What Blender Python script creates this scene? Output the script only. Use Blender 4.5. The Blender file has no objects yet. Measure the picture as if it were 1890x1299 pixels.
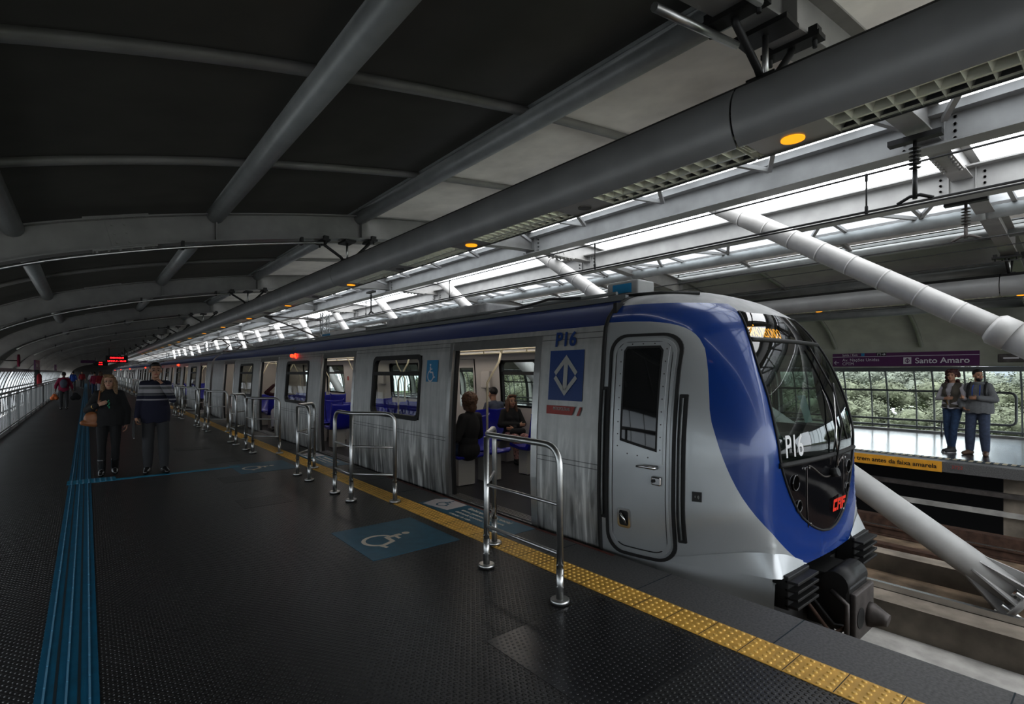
import bpy, bmesh, math, random
from mathutils import Vector as Vec, Matrix as Mat
import numpy as np
random.seed(7)
PI = math.pi
C = bpy.context.scene.collection
sc = bpy.context.scene
ORG = {}
ORDN = ['first', 'second', 'third', 'fourth', 'fifth', 'sixth', 'seventh', 'eighth', 'ninth', 'tenth', 'eleventh', 'twelfth',
        'thirteenth', 'fourteenth', 'fifteenth', 'sixteenth', 'seventeenth', 'eighteenth', 'nineteenth', 'twentieth', 'twenty-first',
        'twenty-second', 'twenty-third', 'twenty-fourth', 'twenty-fifth', 'twenty-sixth', 'twenty-seventh', 'twenty-eighth', 'twenty-ninth', 'thirtieth']
def ordn(i):
    if i < 30: return ORDN[i]
    i += 1
    return {3: 'thirty-', 4: 'forty-', 5: 'fifty-'}[i // 10] + ORDN[i % 10 - 1] if i % 10 else {4: 'fortieth', 5: 'fiftieth'}[i // 10]
# ---------------------------------------------------------------- materials
def nt(m):
    m.use_nodes = True
    return m.node_tree.nodes, m.node_tree.links
def pm(name, col, rough=.5, metal=0., emit=None, es=1., spec=.5, coat=0., noise=0., nscale=6., bump=0.):
    m = bpy.data.materials.new(name); N, L = nt(m)
    b = N['Principled BSDF']
    b.inputs['Base Color'].default_value = (*col, 1)
    b.inputs['Roughness'].default_value = rough
    b.inputs['Metallic'].default_value = metal
    b.inputs['Specular IOR Level'].default_value = spec
    b.inputs['Coat Weight'].default_value = coat
    b.inputs['Coat Roughness'].default_value = .05
    if emit:
        b.inputs['Emission Color'].default_value = (*emit, 1); b.inputs['Emission Strength'].default_value = es
    if noise or bump:
        tc = N.new('ShaderNodeTexCoord'); nz = N.new('ShaderNodeTexNoise')
        nz.inputs['Scale'].default_value = nscale; nz.inputs['Detail'].default_value = 6
        L.new(tc.outputs['Object'], nz.inputs['Vector'])
        if noise:
            mx = N.new('ShaderNodeMix'); mx.data_type = 'RGBA'
            mx.inputs[6].default_value = (*[c * (1 - noise) for c in col], 1)
            mx.inputs[7].default_value = (*[min(1, c * (1 + noise)) for c in col], 1)
            rp = N.new('ShaderNodeMapRange'); rp.inputs[1].default_value = .3; rp.inputs[2].default_value = .7
            L.new(nz.outputs['Fac'], rp.inputs[0]); L.new(rp.outputs[0], mx.inputs[0]); L.new(mx.outputs[2], b.inputs['Base Color'])
        if bump:
            bp = N.new('ShaderNodeBump'); bp.inputs['Strength'].default_value = bump; bp.inputs['Distance'].default_value = .02
            L.new(nz.outputs['Fac'], bp.inputs['Height']); L.new(bp.outputs[0], b.inputs['Normal'])
    return m
def glassmat(name, tint=(.8, .85, .85), refl=1., rough=.02):
    m = bpy.data.materials.new(name); N, L = nt(m)
    N.remove(N['Principled BSDF'])
    t = N.new('ShaderNodeBsdfTransparent'); t.inputs[0].default_value = (*tint, 1)
    g = N.new('ShaderNodeBsdfGlossy'); g.inputs['Roughness'].default_value = rough; g.inputs[0].default_value = (refl, refl, refl, 1)
    f = N.new('ShaderNodeFresnel'); ge = N.new('ShaderNodeNewGeometry'); L.new(mnode(N, L, 'SUBTRACT', 1.5, mnode(N, L, 'MULTIPLY', ge.outputs['Backfacing'], .8333)), f.inputs[0])
    mx = N.new('ShaderNodeMixShader'); L.new(f.outputs[0], mx.inputs[0]); L.new(t.outputs[0], mx.inputs[1]); L.new(g.outputs[0], mx.inputs[2])
    L.new(mx.outputs[0], N['Material Output'].inputs[0])
    return m
def frosted(name, col=(.8, .82, .84), tr=.3):
    m = bpy.data.materials.new(name); N, L = nt(m)
    N.remove(N['Principled BSDF'])
    t = N.new('ShaderNodeBsdfTranslucent'); t.inputs[0].default_value = (*col, 1)
    d = N.new('ShaderNodeBsdfTransparent'); d.inputs[0].default_value = (*col, 1)
    mx = N.new('ShaderNodeMixShader'); mx.inputs[0].default_value = tr
    L.new(t.outputs[0], mx.inputs[1]); L.new(d.outputs[0], mx.inputs[2])
    L.new(mx.outputs[0], N['Material Output'].inputs[0])
    return m
def mnode(N, L, op, a, b=None, c=None):
    n = N.new('ShaderNodeMath'); n.operation = op
    for i, x in enumerate((a, b, c)):
        if x is None: continue
        if isinstance(x, (int, float)): n.inputs[i].default_value = x
        else: L.new(x, n.inputs[i])
    return n.outputs[0]
def rubber(name, col, px, py, rad, rough=.3, strength=.6, ellipse=1., dist=.004):
    """studded rubber: staggered rows of round studs, as bump and a roughness change"""
    m = bpy.data.materials.new(name); N, L = nt(m); b = N['Principled BSDF']
    tc = N.new('ShaderNodeTexCoord'); sp = N.new('ShaderNodeSeparateXYZ'); L.new(tc.outputs['Object'], sp.inputs[0])
    M = lambda *a: mnode(N, L, *a)
    row = M('DIVIDE', sp.outputs['Y'], py)
    ri = M('FLOOR', row)
    odd = M('MODULO', ri, 2.)
    xs = M('ADD', M('DIVIDE', sp.outputs['X'], px), M('MULTIPLY', odd, .5))
    fx = M('SUBTRACT', M('FRACT', xs), .5)
    fy = M('SUBTRACT', M('FRACT', row), .5)
    dx = M('MULTIPLY', fx, px); dy = M('MULTIPLY', fy, py * ellipse)
    d = M('SQRT', M('ADD', M('MULTIPLY', dx, dx), M('MULTIPLY', dy, dy)))
    h = N.new('ShaderNodeMapRange'); h.interpolation_type = 'SMOOTHSTEP'
    L.new(d, h.inputs[0]); h.inputs[1].default_value = rad; h.inputs[2].default_value = rad * .45; h.inputs[3].default_value = 0; h.inputs[4].default_value = 1
    bp = N.new('ShaderNodeBump'); bp.inputs['Strength'].default_value = strength; bp.inputs['Distance'].default_value = dist
    L.new(h.outputs[0], bp.inputs['Height']); L.new(bp.outputs[0], b.inputs['Normal'])
    nz = N.new('ShaderNodeTexNoise'); nz.inputs['Scale'].default_value = 1.3; nz.inputs['Detail'].default_value = 5; L.new(tc.outputs['Object'], nz.inputs['Vector'])
    cr = N.new('ShaderNodeMix'); cr.data_type = 'RGBA'
    cr.inputs[6].default_value = (*[c * .7 for c in col], 1); cr.inputs[7].default_value = (*[c * 1.4 for c in col], 1)
    L.new(nz.outputs['Fac'], cr.inputs[0]); L.new(cr.outputs[2], b.inputs['Base Color'])
    r = M('ADD', M('MULTIPLY', nz.outputs['Fac'], .08), rough - .04)
    L.new(r, b.inputs['Roughness'])
    b.inputs['Specular IOR Level'].default_value = .5
    return m
def steel_side(name):
    """stainless car side: brushed, horizontal grooves, drip stains low down"""
    m = bpy.data.materials.new(name); N, L = nt(m); b = N['Principled BSDF']
    tc = N.new('ShaderNodeTexCoord'); sp = N.new('ShaderNodeSeparateXYZ'); L.new(tc.outputs['Object'], sp.inputs[0])
    M = lambda *a: mnode(N, L, *a)
    def noise(sx, sy, sz, scale, det=4., dis=0.):
        mp = N.new('ShaderNodeMapping'); mp.inputs['Scale'].default_value = (sx, sy, sz); L.new(tc.outputs['Object'], mp.inputs[0])
        n = N.new('ShaderNodeTexNoise'); n.inputs['Scale'].default_value = scale; n.inputs['Detail'].default_value = det; n.inputs['Distortion'].default_value = dis
        L.new(mp.outputs[0], n.inputs['Vector']); return n.outputs['Fac']
    drip = noise(1, 5, .55, 1.6, 5, 1.4)
    fine = noise(1, 1, 1, 9, 6)
    low = N.new('ShaderNodeMapRange'); L.new(sp.outputs['Z'], low.inputs[0]); low.inputs[1].default_value = 1.05; low.inputs[2].default_value = .1
    dr = N.new('ShaderNodeMapRange'); L.new(drip, dr.inputs[0]); dr.inputs[1].default_value = .5; dr.inputs[2].default_value = .62
    dr2 = N.new('ShaderNodeMapRange'); L.new(drip, dr2.inputs[0]); dr2.inputs[1].default_value = .47; dr2.inputs[2].default_value = .36
    st = M('MULTIPLY', dr.outputs[0], low.outputs[0])
    lt = M('MULTIPLY', dr2.outputs[0], low.outputs[0])
    v = M('ADD', M('ADD', M('ADD', M('MULTIPLY', fine, .14), M('MULTIPLY', M('SUBTRACT', drip, .5), -.22)), .37), M('SUBTRACT', M('MULTIPLY', lt, .45), M('MULTIPLY', st, .24)))
    for z0 in (.70, .745, 1.93, 1.985):
        g = M('LESS_THAN', M('ABSOLUTE', M('SUBTRACT', sp.outputs['Z'], z0)), .004)
        v = M('MULTIPLY', v, M('SUBTRACT', 1., M('MULTIPLY', g, .6)))
    cc = N.new('ShaderNodeCombineColor'); L.new(v, cc.inputs[0]); L.new(v, cc.inputs[1]); L.new(M('MULTIPLY', v, .97), cc.inputs[2])
    L.new(cc.outputs[0], b.inputs['Base Color'])
    b.inputs['Metallic'].default_value = .55
    L.new(M('ADD', M('MULTIPLY', fine, .2), .34), b.inputs['Roughness'])
    return m
def stripes(name, stops, base):
    m = bpy.data.materials.new(name); N, L = nt(m); b = N['Principled BSDF']; b.inputs['Roughness'].default_value = .9
    tc = N.new('ShaderNodeTexCoord'); sp = N.new('ShaderNodeSeparateXYZ'); L.new(tc.outputs['Object'], sp.inputs[0])
    col = None
    rgb = N.new('ShaderNodeRGB'); rgb.outputs[0].default_value = (*base, 1); col = rgb.outputs[0]
    for z0, z1, c in stops:
        a = mnode(N, L, 'GREATER_THAN', sp.outputs['Z'], z0); e = mnode(N, L, 'LESS_THAN', sp.outputs['Z'], z1)
        mx = N.new('ShaderNodeMix'); mx.data_type = 'RGBA'; L.new(mnode(N, L, 'MULTIPLY', a, e), mx.inputs[0]); L.new(col, mx.inputs[6]); mx.inputs[7].default_value = (*c, 1)
        col = mx.outputs[2]
    L.new(col, b.inputs['Base Color'])
    return m
M_ = dict(
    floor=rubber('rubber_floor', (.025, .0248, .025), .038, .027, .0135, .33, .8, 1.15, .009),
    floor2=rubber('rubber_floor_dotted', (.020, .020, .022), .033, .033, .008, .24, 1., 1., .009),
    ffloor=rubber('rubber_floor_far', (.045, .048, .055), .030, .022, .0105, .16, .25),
    granite=pm('granite', (.105, .104, .103), .55, noise=.3, nscale=60),
    yellow=pm('yellow_tile', (.70, .42, .085), .5, noise=.18, nscale=5),
    yellowd=pm('yellow_dome', (.85, .56, .16), .45),
    blue_tile=pm('blue_tile', (.006, .125, .22), .4, noise=.2, nscale=8),
    blue_tile2=pm('blue_tile_bright', (.012, .23, .36), .45, noise=.15, nscale=8),
    blue_line=pm('blue_ridge', (.16, .36, .50), .35),
    groove=pm('dark_groove', (.004, .02, .03), .7),
    blue_mat=pm('blue_mat', (.022, .125, .20), .42, noise=.15, nscale=9),
    mat_white=pm('mat_white', (.75, .69, .60), .6, noise=.1),
    steel=pm('stainless', (.52, .52, .51), .36, 1., noise=.06, nscale=14),
    chrome=pm('bright_metal', (.62, .62, .62), .18, 1.),
    paint=pm('white_steel', (.29, .285, .275), .42, noise=.12, nscale=4),
    paint2=pm('white_steel_bright', (.33, .33, .325), .45, noise=.1, nscale=4),
    purlin=pm('grey_purlin', (.36, .38, .38), .38, .1, noise=.1, nscale=6),
    sheetf=pm('roof_sheet_lit', (.30, .29, .265), .55, noise=.12, nscale=2.5),  # lighter copy of the roof sheet, the far side's brighter light in its colour
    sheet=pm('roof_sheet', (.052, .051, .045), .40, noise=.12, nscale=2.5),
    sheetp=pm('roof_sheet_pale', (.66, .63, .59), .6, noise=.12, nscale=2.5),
    shell=pm('lamp_shell', (.34, .345, .345), .42, .15, noise=.1, nscale=3),
    shelltop=pm('lamp_top', (.02, .02, .02), .6),
    louver=pm('lamp_louver', (.85, .85, .74), .3, .35),
    lamp_panel=pm('lamp_panel', (.52, .50, .46), .35, .4),
    orange=pm('orange_lamp', (.8, .35, .02), .4, emit=(1, .40, .015), es=.55),
    disc=pm('dark_disc', (.16, .155, .145), .6),
    black=pm('black_metal', (.012, .012, .012), .5),
    blackg=pm('black_gloss', (.008, .008, .010), .08, coat=.6),
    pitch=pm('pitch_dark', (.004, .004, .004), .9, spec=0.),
    floor3=rubber('rubber_floor_dark', (.019, .019, .020), .038, .027, .0135, .36, .9, 1.15, .009),
    dark=pm('dark_inside', (.02, .02, .02), .8),
    rubberb=pm('black_rubber', (.012, .012, .012), .6),
    stay=pm('stay_white', (.40, .395, .385), .45, noise=.1, nscale=5, bump=.15),
    concrete=pm('concrete', (.19, .165, .135), .9, noise=.4, nscale=3, bump=.3),
    concrete2=pm('concrete_pale', (.34, .33, .31), .9, noise=.25, nscale=4, bump=.2),
    brown=pm('brown_deck', (.17, .125, .085), .95, noise=.45, nscale=4, bump=.3),
    rust=pm('rust_rail', (.085, .05, .036), .7, .2, noise=.4, nscale=9),
    railtop=pm('rail_top', (.62, .62, .62), .25, 1.),
    silver=pm('silver_paint', (.43, .445, .45), .32, .35, coat=.35, noise=.05, nscale=2),
    blue=pm('train_blue', (.003, .042, .215), .24, 0., coat=.45),
    band=pm('train_blue_band', (.006, .024, .125), .42, 0., spec=.3),
    roofgrey=pm('train_roof', (.34, .34, .34), .55, noise=.25, nscale=5),
    steelside=steel_side('car_side_steel'),
    frame=pm('door_frame_metal', (.40, .40, .39), .3, .8, noise=.08, nscale=7),
    wglass=glassmat('window_glass', (.66, .70, .68), .4),
    shield=glassmat('windscreen_glass', (.30, .37, .35), 1.),
    cabglass=glassmat('cab_door_glass', (.05, .055, .055), 1.),
    cabpane=pm('cab_pane', (.012, .013, .014), .04, spec=.6),
    outglass=glassmat('platform_glass', (.82, .87, .86)),
    frost=frosted('frosted_pane', (.52, .54, .56), .5),
    frostl=frosted('frosted_wall', (.55, .58, .6), .5),
    inwall=pm('car_wall', (.50, .47, .44), .5),
    inceil=pm('car_ceiling', (.55, .54, .52), .5),
    infloor=pm('car_floor', (.035, .035, .04), .35),
    seat=pm('blue_seat', (.012, .016, .34), .3, coat=.3),
    seat2=pm('light_blue_seat', (.02, .13, .45), .3, coat=.3),
    seatbase=pm('seat_base', (.5, .49, .46), .5),
    pole=pm('cream_pole', (.68, .62, .47), .35),
    light=pm('car_light', (.9, .9, .9), .5, emit=(1, .93, .85), es=2.2),
    redl=pm('red_lamp', (.8, .02, .01), .4, emit=(1, .03, .01), es=3.),
    ledr=pm('led_red', (.6, .01, .01), .4, emit=(1, .015, .02), es=2.2),
    ledo=pm('led_orange', (.8, .3, .02), .4, emit=(1, .42, .06), es=1.5),
    letter_blue=pm('letter_blue', (.012, .05, .19), .4),
    letter_white=pm('letter_white', (.62, .62, .62), .4),
    emblem_w=pm('emblem_silver', (.40, .40, .38), .4),
    red_band=pm('red_band', (.34, .045, .035), .45),
    red_edge=pm('red_edge', (.13, .035, .025), .6, noise=.4, nscale=8),
    caf=pm('red_logo', (.70, .035, .012), .4),
    sticker=pm('sticker_blue', (.015, .21, .40), .4),
    purple=pm('purple_sign', (.085, .010, .085), .4),
    sign_white=pm('sign_white', (.62, .6, .62), .4),
    ysign=pm('yellow_sign', (.62, .32, .035), .5, noise=.1),
    ytext=pm('dark_letters', (.03, .02, .01), .5),
    mull=pm('window_mullion', (.17, .18, .18), .45, .4),
    skin=pm('skin_light', (.46, .27, .19), .55), skin2=pm('skin_tan', (.38, .215, .14), .55), skin3=pm('skin_dark', (.11, .062, .042), .5),
    lips=pm('lips', (.32, .09, .075), .5), eye=pm('eye_dark', (.02, .015, .012), .2),
    hairblond=pm('hair_blond', (.20, .12, .060), .6, noise=.5, nscale=40), hairbl=pm('hair_black', (.010, .008, .007), .55, noise=.3, nscale=60),
    hairbr=pm('hair_brown', (.10, .05, .025), .55, noise=.4, nscale=50), hairred=pm('hair_auburn', (.055, .016, .014), .55, noise=.4, nscale=50),
    cblack=pm('cloth_black', (.012, .012, .013), .85), cnavy=pm('cloth_navy', (.016, .018, .045), .9), cdgrey=pm('cloth_dark_grey', (.045, .045, .048), .85),
    cgrey=pm('cloth_grey', (.14, .145, .15), .9, noise=.1, nscale=30), clgrey=pm('cloth_pale_grey', (.45, .43, .46), .9), colive=pm('cloth_olive', (.085, .075, .06), .85),
    cjean=pm('denim', (.028, .055, .11), .9, noise=.25, nscale=20), cjean2=pm('denim_grey', (.05, .065, .105), .9, noise=.25, nscale=20),
    cwhite=pm('cloth_white', (.6, .6, .62), .85), cmag=pm('cloth_magenta', (.22, .012, .05), .85), cmaroon=pm('cloth_maroon', (.045, .010, .016), .85), cred=pm('cloth_red', (.24, .012, .02), .85),
    cblue=pm('cloth_blue', (.02, .07, .30), .85), cslate=pm('cloth_slate', (.075, .085, .115), .85), cfloral=pm('cloth_floral', (.30, .17, .16), .9, noise=.9, nscale=35),
    leather=pm('leather_black', (.012, .012, .012), .25), brown_l=pm('leather_brown', (.24, .095, .035), .45, noise=.1), bootbr=pm('boot_brown', (.09, .05, .03), .6),
    gold=pm('gold', (.7, .45, .15), .3, 1.), green=pm('green_bead', (.02, .35, .18), .3), orangebag=pm('orange_bag', (.50, .13, .03), .6),
    cord=pm('blue_cord', (.02, .07, .36), .6), paper=pm('paper', (.62, .68, .66), .7), visor=pm('visor', (.45, .44, .4), .7),
    bark=pm('bark', (.06, .05, .04), .9), leaf3=pm('leaf_painted_haze', (.20, .215, .18), .8, noise=.4, nscale=1.3),  # distance haze is put into the leaf colours, palest for the back row
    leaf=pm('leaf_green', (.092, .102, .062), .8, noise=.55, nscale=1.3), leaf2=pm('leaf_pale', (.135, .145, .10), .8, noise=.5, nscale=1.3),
    grass=pm('ground_green', (.10, .13, .055), .95, noise=.4, nscale=.4), tower=pm('tower', (.36, .38, .42), .8), towerw=pm('tower_window', (.12, .15, .2), .3),
    hose=pm('red_hose', (.30, .03, .03), .5), warn=pm('warning_yellow', (.7, .42, .03), .5), teal=pm('teal_screen', (.02, .2, .18), .3, emit=(.02, .3, .25), es=.3),
    dirtsteel=pm('dusty_steel', (.10, .09, .085), .55, .5, noise=.3, nscale=10),
)
# ---------------------------------------------------------------- mesh builder
class MB:
    def __init__(s): s.v = []; s.f = []; s.sm = []; s.mi = []; s.cur = 0
    def add(s, vs, fs, smooth=False):
        n = len(s.v); s.v.extend([tuple(v) for v in vs])
        for f in fs: s.f.append(tuple(i + n for i in f)); s.sm.append(smooth); s.mi.append(s.cur)
        return s
    def box(s, c, d, R=None, bev=0.):
        x, y, z = d[0] / 2, d[1] / 2, d[2] / 2
        if bev:
            bm = bmesh.new(); bmesh.ops.create_cube(bm, size=1)
            for v in bm.verts: v.co = Vec((v.co.x * d[0], v.co.y * d[1], v.co.z * d[2]))
            bmesh.ops.bevel(bm, geom=bm.edges[:], offset=bev, segments=2, affect='EDGES', profile=.5)
            bm.verts.index_update(); vs = [v.co.copy() for v in bm.verts]; fs = [[v.index for v in f.verts] for f in bm.faces]; bm.free()
        else:
            vs = [Vec((a * x, b * y, e * z)) for a in (-1, 1) for b in (-1, 1) for e in (-1, 1)]
            fs = [(0, 1, 3, 2), (4, 6, 7, 5), (0, 4, 5, 1), (2, 3, 7, 6), (0, 2, 6, 4), (1, 5, 7, 3)]
        if R is not None: vs = [R @ v for v in vs]
        return s.add([v + Vec(c) for v in vs], fs, False)
    def bar(s, p, q, w, h, up=(0, 0, 1)):
        p, q = Vec(p), Vec(q); d = q - p; l = d.length; d.normalize(); u = Vec(up)
        if abs(d.dot(u)) > .98: u = Vec((1, 0, 0))
        x = d.cross(u).normalized(); u = x.cross(d)
        R = Mat((x, d, u)).transposed()
        return s.box((p + q) / 2, (w, l, h), R)
    def ring(s, c, x, y, r, n): return [c + x * (r * math.cos(2 * PI * i / n)) + y * (r * math.sin(2 * PI * i / n)) for i in range(n)]
    def path(s, pts, r, n=10, caps=True, closed=False):
        pts = [Vec(p) for p in pts]; k = len(pts); rs = r if isinstance(r, (list, tuple)) else [r] * k
        vs = []; up = None
        for i in range(k):
            a = pts[i - 1] if (i > 0 or closed) else pts[i]; b = pts[(i + 1) % k] if (i < k - 1 or closed) else pts[i]
            d = (b - a).normalized()
            if up is None:
                up = Vec((0, 0, 1)) if abs(d.z) < .9 else Vec((0, 1, 0))
            x = d.cross(up).normalized(); y = x.cross(d).normalized(); up = y
            vs += s.ring(pts[i], x, y, rs[i], n)
        fs = []
        for i in range(k if closed else k - 1):
            for j in range(n):
                a = i * n + j; b = i * n + (j + 1) % n; i2 = ((i + 1) % k) * n
                fs.append((a, b, i2 + (j + 1) % n, i2 + j))
        s.add(vs, fs, True)
        if caps and not closed:
            m = len(s.v) - len(vs)
            s.f.append(tuple(m + j for j in range(n))[::-1]); s.sm.append(False); s.mi.append(s.cur)
            s.f.append(tuple(m + (k - 1) * n + j for j in range(n))); s.sm.append(False); s.mi.append(s.cur)
        return s
    def tube(s, p, q, r, r2=None, n=12): return s.path([p, q], [r, r if r2 is None else r2], n)
    def disc(s, c, r, h, n=20, axis=(0, 0, 1)):
        a = Vec(axis).normalized(); return s.tube(Vec(c), Vec(c) + a * h, r, r, n)
    def ell(s, c, r, R=None, n=14, m=9):
        vs = []; fs = []
        for i in range(m + 1):
            t = PI * i / m
            for j in range(n):
                p = 2 * PI * j / n
                v = Vec((r[0] * math.sin(t) * math.cos(p), r[1] * math.sin(t) * math.sin(p), r[2] * math.cos(t)))
                if R is not None: v = R @ v
                vs.append(v + Vec(c))
        for i in range(m):
            for j in range(n):
                fs.append((i * n + j, (i + 1) * n + j, (i + 1) * n + (j + 1) % n, i * n + (j + 1) % n))
        return s.add(vs, fs, True)
    def cap(s, p, q, r, r2=None, n=12):
        r2 = r if r2 is None else r2; p, q = Vec(p), Vec(q); d = (q - p)
        if d.length < 1e-6: return s.ell(p, (r, r, r))
        d.normalize(); pts = []; rs = []
        for a in (80, 50, 25): pts.append(p - d * r * math.sin(math.radians(a))); rs.append(r * math.cos(math.radians(a)))
        pts += [p, q]; rs += [r, r2]
        for a in (25, 50, 80): pts.append(q + d * r2 * math.sin(math.radians(a))); rs.append(r2 * math.cos(math.radians(a)))
        return s.path(pts, rs, n)
    def poly(s, pts, smooth=False): return s.add(pts, [tuple(range(len(pts)))], smooth)
    def prism(s, pts2, place, h0, h1):
        """2-D outline through place(x, y, h)"""
        n = len(pts2)
        vs = [place(x, y, h0) for x, y in pts2] + [place(x, y, h1) for x, y in pts2]
        fs = [tuple(range(n))[::-1], tuple(range(n, 2 * n))] + [(i, (i + 1) % n, n + (i + 1) % n, n + i) for i in range(n)]
        return s.add(vs, fs)
    def loft(s, rows, smooth=True, close=False):
        k = len(rows[0]); vs = [p for r in rows for p in r]; fs = []
        for i in range(len(rows) - 1):
            for j in range(k if close else k - 1):
                fs.append((i * k + j, i * k + (j + 1) % k, (i + 1) * k + (j + 1) % k, (i + 1) * k + j))
        return s.add(vs, fs, smooth)
    def build(s, name, mats, parent=None, fix=False):
        me = bpy.data.meshes.new(name)
        o = Vec((0, 0, 0))
        if parent is not None: o = ORG.get(parent.name, o)
        vs = [(v[0] - o.x, v[1] - o.y, v[2] - o.z) for v in s.v]
        me.from_pydata(vs, [], s.f)
        me.polygons.foreach_set('use_smooth', s.sm)
        mats = mats if isinstance(mats, (list, tuple)) else [mats]
        for m in mats: me.materials.append(m)
        if len(mats) > 1: me.polygons.foreach_set('material_index', s.mi)
        if fix:
            bm = bmesh.new(); bm.from_mesh(me); bmesh.ops.remove_doubles(bm, verts=bm.verts[:], dist=1e-5)
            bmesh.ops.recalc_face_normals(bm, faces=bm.faces[:]); bm.to_mesh(me); bm.free()
        me.update()
        ob = bpy.data.objects.new(name, me); C.objects.link(ob)
        if parent is not None:
            ob.parent = parent; ORG[ob.name] = o.copy()
        else: ORG[ob.name] = Vec((0, 0, 0))
        return ob
def tag(o, label, cat, group=None, kind=None):
    o['label'] = label; o['category'] = cat
    if group: o['group'] = group
    if kind: o['kind'] = kind
    return o
def thing(name, label, cat, loc=(0, 0, 0), group=None):
    o = bpy.data.objects.new(name, None); C.objects.link(o); o.location = loc; o.empty_display_size = .1
    ORG[o.name] = Vec(loc)
    return tag(o, label, cat, group)
def solo(name, mb, mats, label, cat, group=None, loc=None, fix=False):
    """a thing that is one mesh, its origin at loc"""
    o = mb.build(name, mats, None, fix)
    if loc is not None:
        o.data.transform(Mat.Translation(-Vec(loc))); o.location = loc
    return tag(o, label, cat, group)
def struct(name, mb, mats, fix=False):
    o = mb.build(name, mats, None, fix); o['kind'] = 'structure'; return o
def copy_tree(o, parent=None):
    c = o.copy(); C.objects.link(c)
    if parent is not None: c.parent = parent
    for ch in list(o.children): copy_tree(ch, c)
    return c
def W(u, v, z): return Vec((v, u, z))
def text(body, size, org, right, up, mat, name, parent, align='LEFT', bold=0., depth=.002, sx=1.):
    cu = bpy.data.curves.new('t', 'FONT'); cu.body = body; cu.size = size; cu.align_x = align; cu.offset = bold; cu.extrude = depth / 2
    ob = bpy.data.objects.new('t', cu); C.objects.link(ob)
    dg = bpy.context.evaluated_depsgraph_get(); me = bpy.data.meshes.new_from_object(ob.evaluated_get(dg))
    bpy.data.objects.remove(ob)
    r = Vec(right).normalized(); u = Vec(up).normalized(); n = r.cross(u)
    T = Mat.Translation(Vec(org)) @ Mat((r * sx, u, n)).transposed().to_4x4()
    if parent is not None: T = Mat.Translation(-ORG.get(parent.name, Vec((0, 0, 0)))) @ T
    me.transform(T); me.name = name; me.materials.clear(); me.materials.append(mat)
    o = bpy.data.objects.new(name, me); C.objects.link(o); ORG[o.name] = Vec((0, 0, 0))
    if parent is not None: o.parent = parent; ORG[o.name] = ORG.get(parent.name, Vec((0, 0, 0)))
    return o
def planar(org, right, up, lift=0.):
    r = Vec(right).normalized(); u = Vec(up).normalized(); n = r.cross(u); o = Vec(org)
    return lambda x, y, h=0.: o + r * x + u * y + n * (h + lift)
def ribbon(pts, w):
    L_, R_ = [], []
    for i, p in enumerate(pts):
        a = pts[max(i - 1, 0)]; b = pts[min(i + 1, len(pts) - 1)]
        dx, dy = b[0] - a[0], b[1] - a[1]; l = math.hypot(dx, dy) or 1
        nx, ny = -dy / l * w / 2, dx / l * w / 2
        L_.append((p[0] + nx, p[1] + ny)); R_.append((p[0] - nx, p[1] - ny))
    return L_, R_
def add_ribbon(mb, pts, w, pl, h=0.):
    a, b = ribbon(pts, w)
    mb.loft([[pl(x, y, h) for x, y in b], [pl(x, y, h) for x, y in a]], False)
def circ(cx, cy, r, a0, a1, n): return [(cx + r * math.cos(math.radians(a0 + (a1 - a0) * i / n)), cy + r * math.sin(math.radians(a0 + (a1 - a0) * i / n))) for i in range(n + 1)]
def wheelchair(mb, pl, s, h):
    q = lambda L: [(x * s, y * s) for x, y in L]
    mb.poly([pl(x, y, h) for x, y in q(circ(-.10, .80, .085, 0, 360, 14)[:-1])])
    add_ribbon(mb, q([(-.09, .68), (-.06, .30)]), .12 * s, pl, h)
    add_ribbon(mb, q([(-.08, .34), (.24, .34)]), .09 * s, pl, h + .0003)
    add_ribbon(mb, q([(.22, .36), (.38, .0)]), .10 * s, pl, h + .0005)
    add_ribbon(mb, q([(.34, .02), (.52, .08)]), .08 * s, pl, h + .0007)
    add_ribbon(mb, q([(-.08, .53), (.16, .53)]), .07 * s, pl, h + .0007)
    add_ribbon(mb, q(circ(.02, .14, .32, 118, 345, 26)), .085 * s, pl, h + .0009)
def rrect(x0, y0, x1, y1, r, n=5):
    P = []
    for cx, cy, a in ((x1 - r, y1 - r, 0), (x0 + r, y1 - r, 90), (x0 + r, y0 + r, 180), (x1 - r, y0 + r, 270)):
        P += circ(cx, cy, r, a, a + 90, n)
    return P
def frame2d(mb, outer, inner, pl, h0, h1):
    """ring between two outlines with the same number of points, with thickness"""
    n = len(outer)
    vs = [pl(x, y, h1) for x, y in outer] + [pl(x, y, h1) for x, y in inner] + [pl(x, y, h0) for x, y in outer] + [pl(x, y, h0) for x, y in inner]
    fs = []
    for i in range(n):
        j = (i + 1) % n
        fs += [(i, j, n + j, n + i), (2 * n + i, i + 0, j, 2 * n + j)[::-1], (n + i, n + j, 3 * n + j, 3 * n + i)]
    mb.add(vs, fs)
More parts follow.
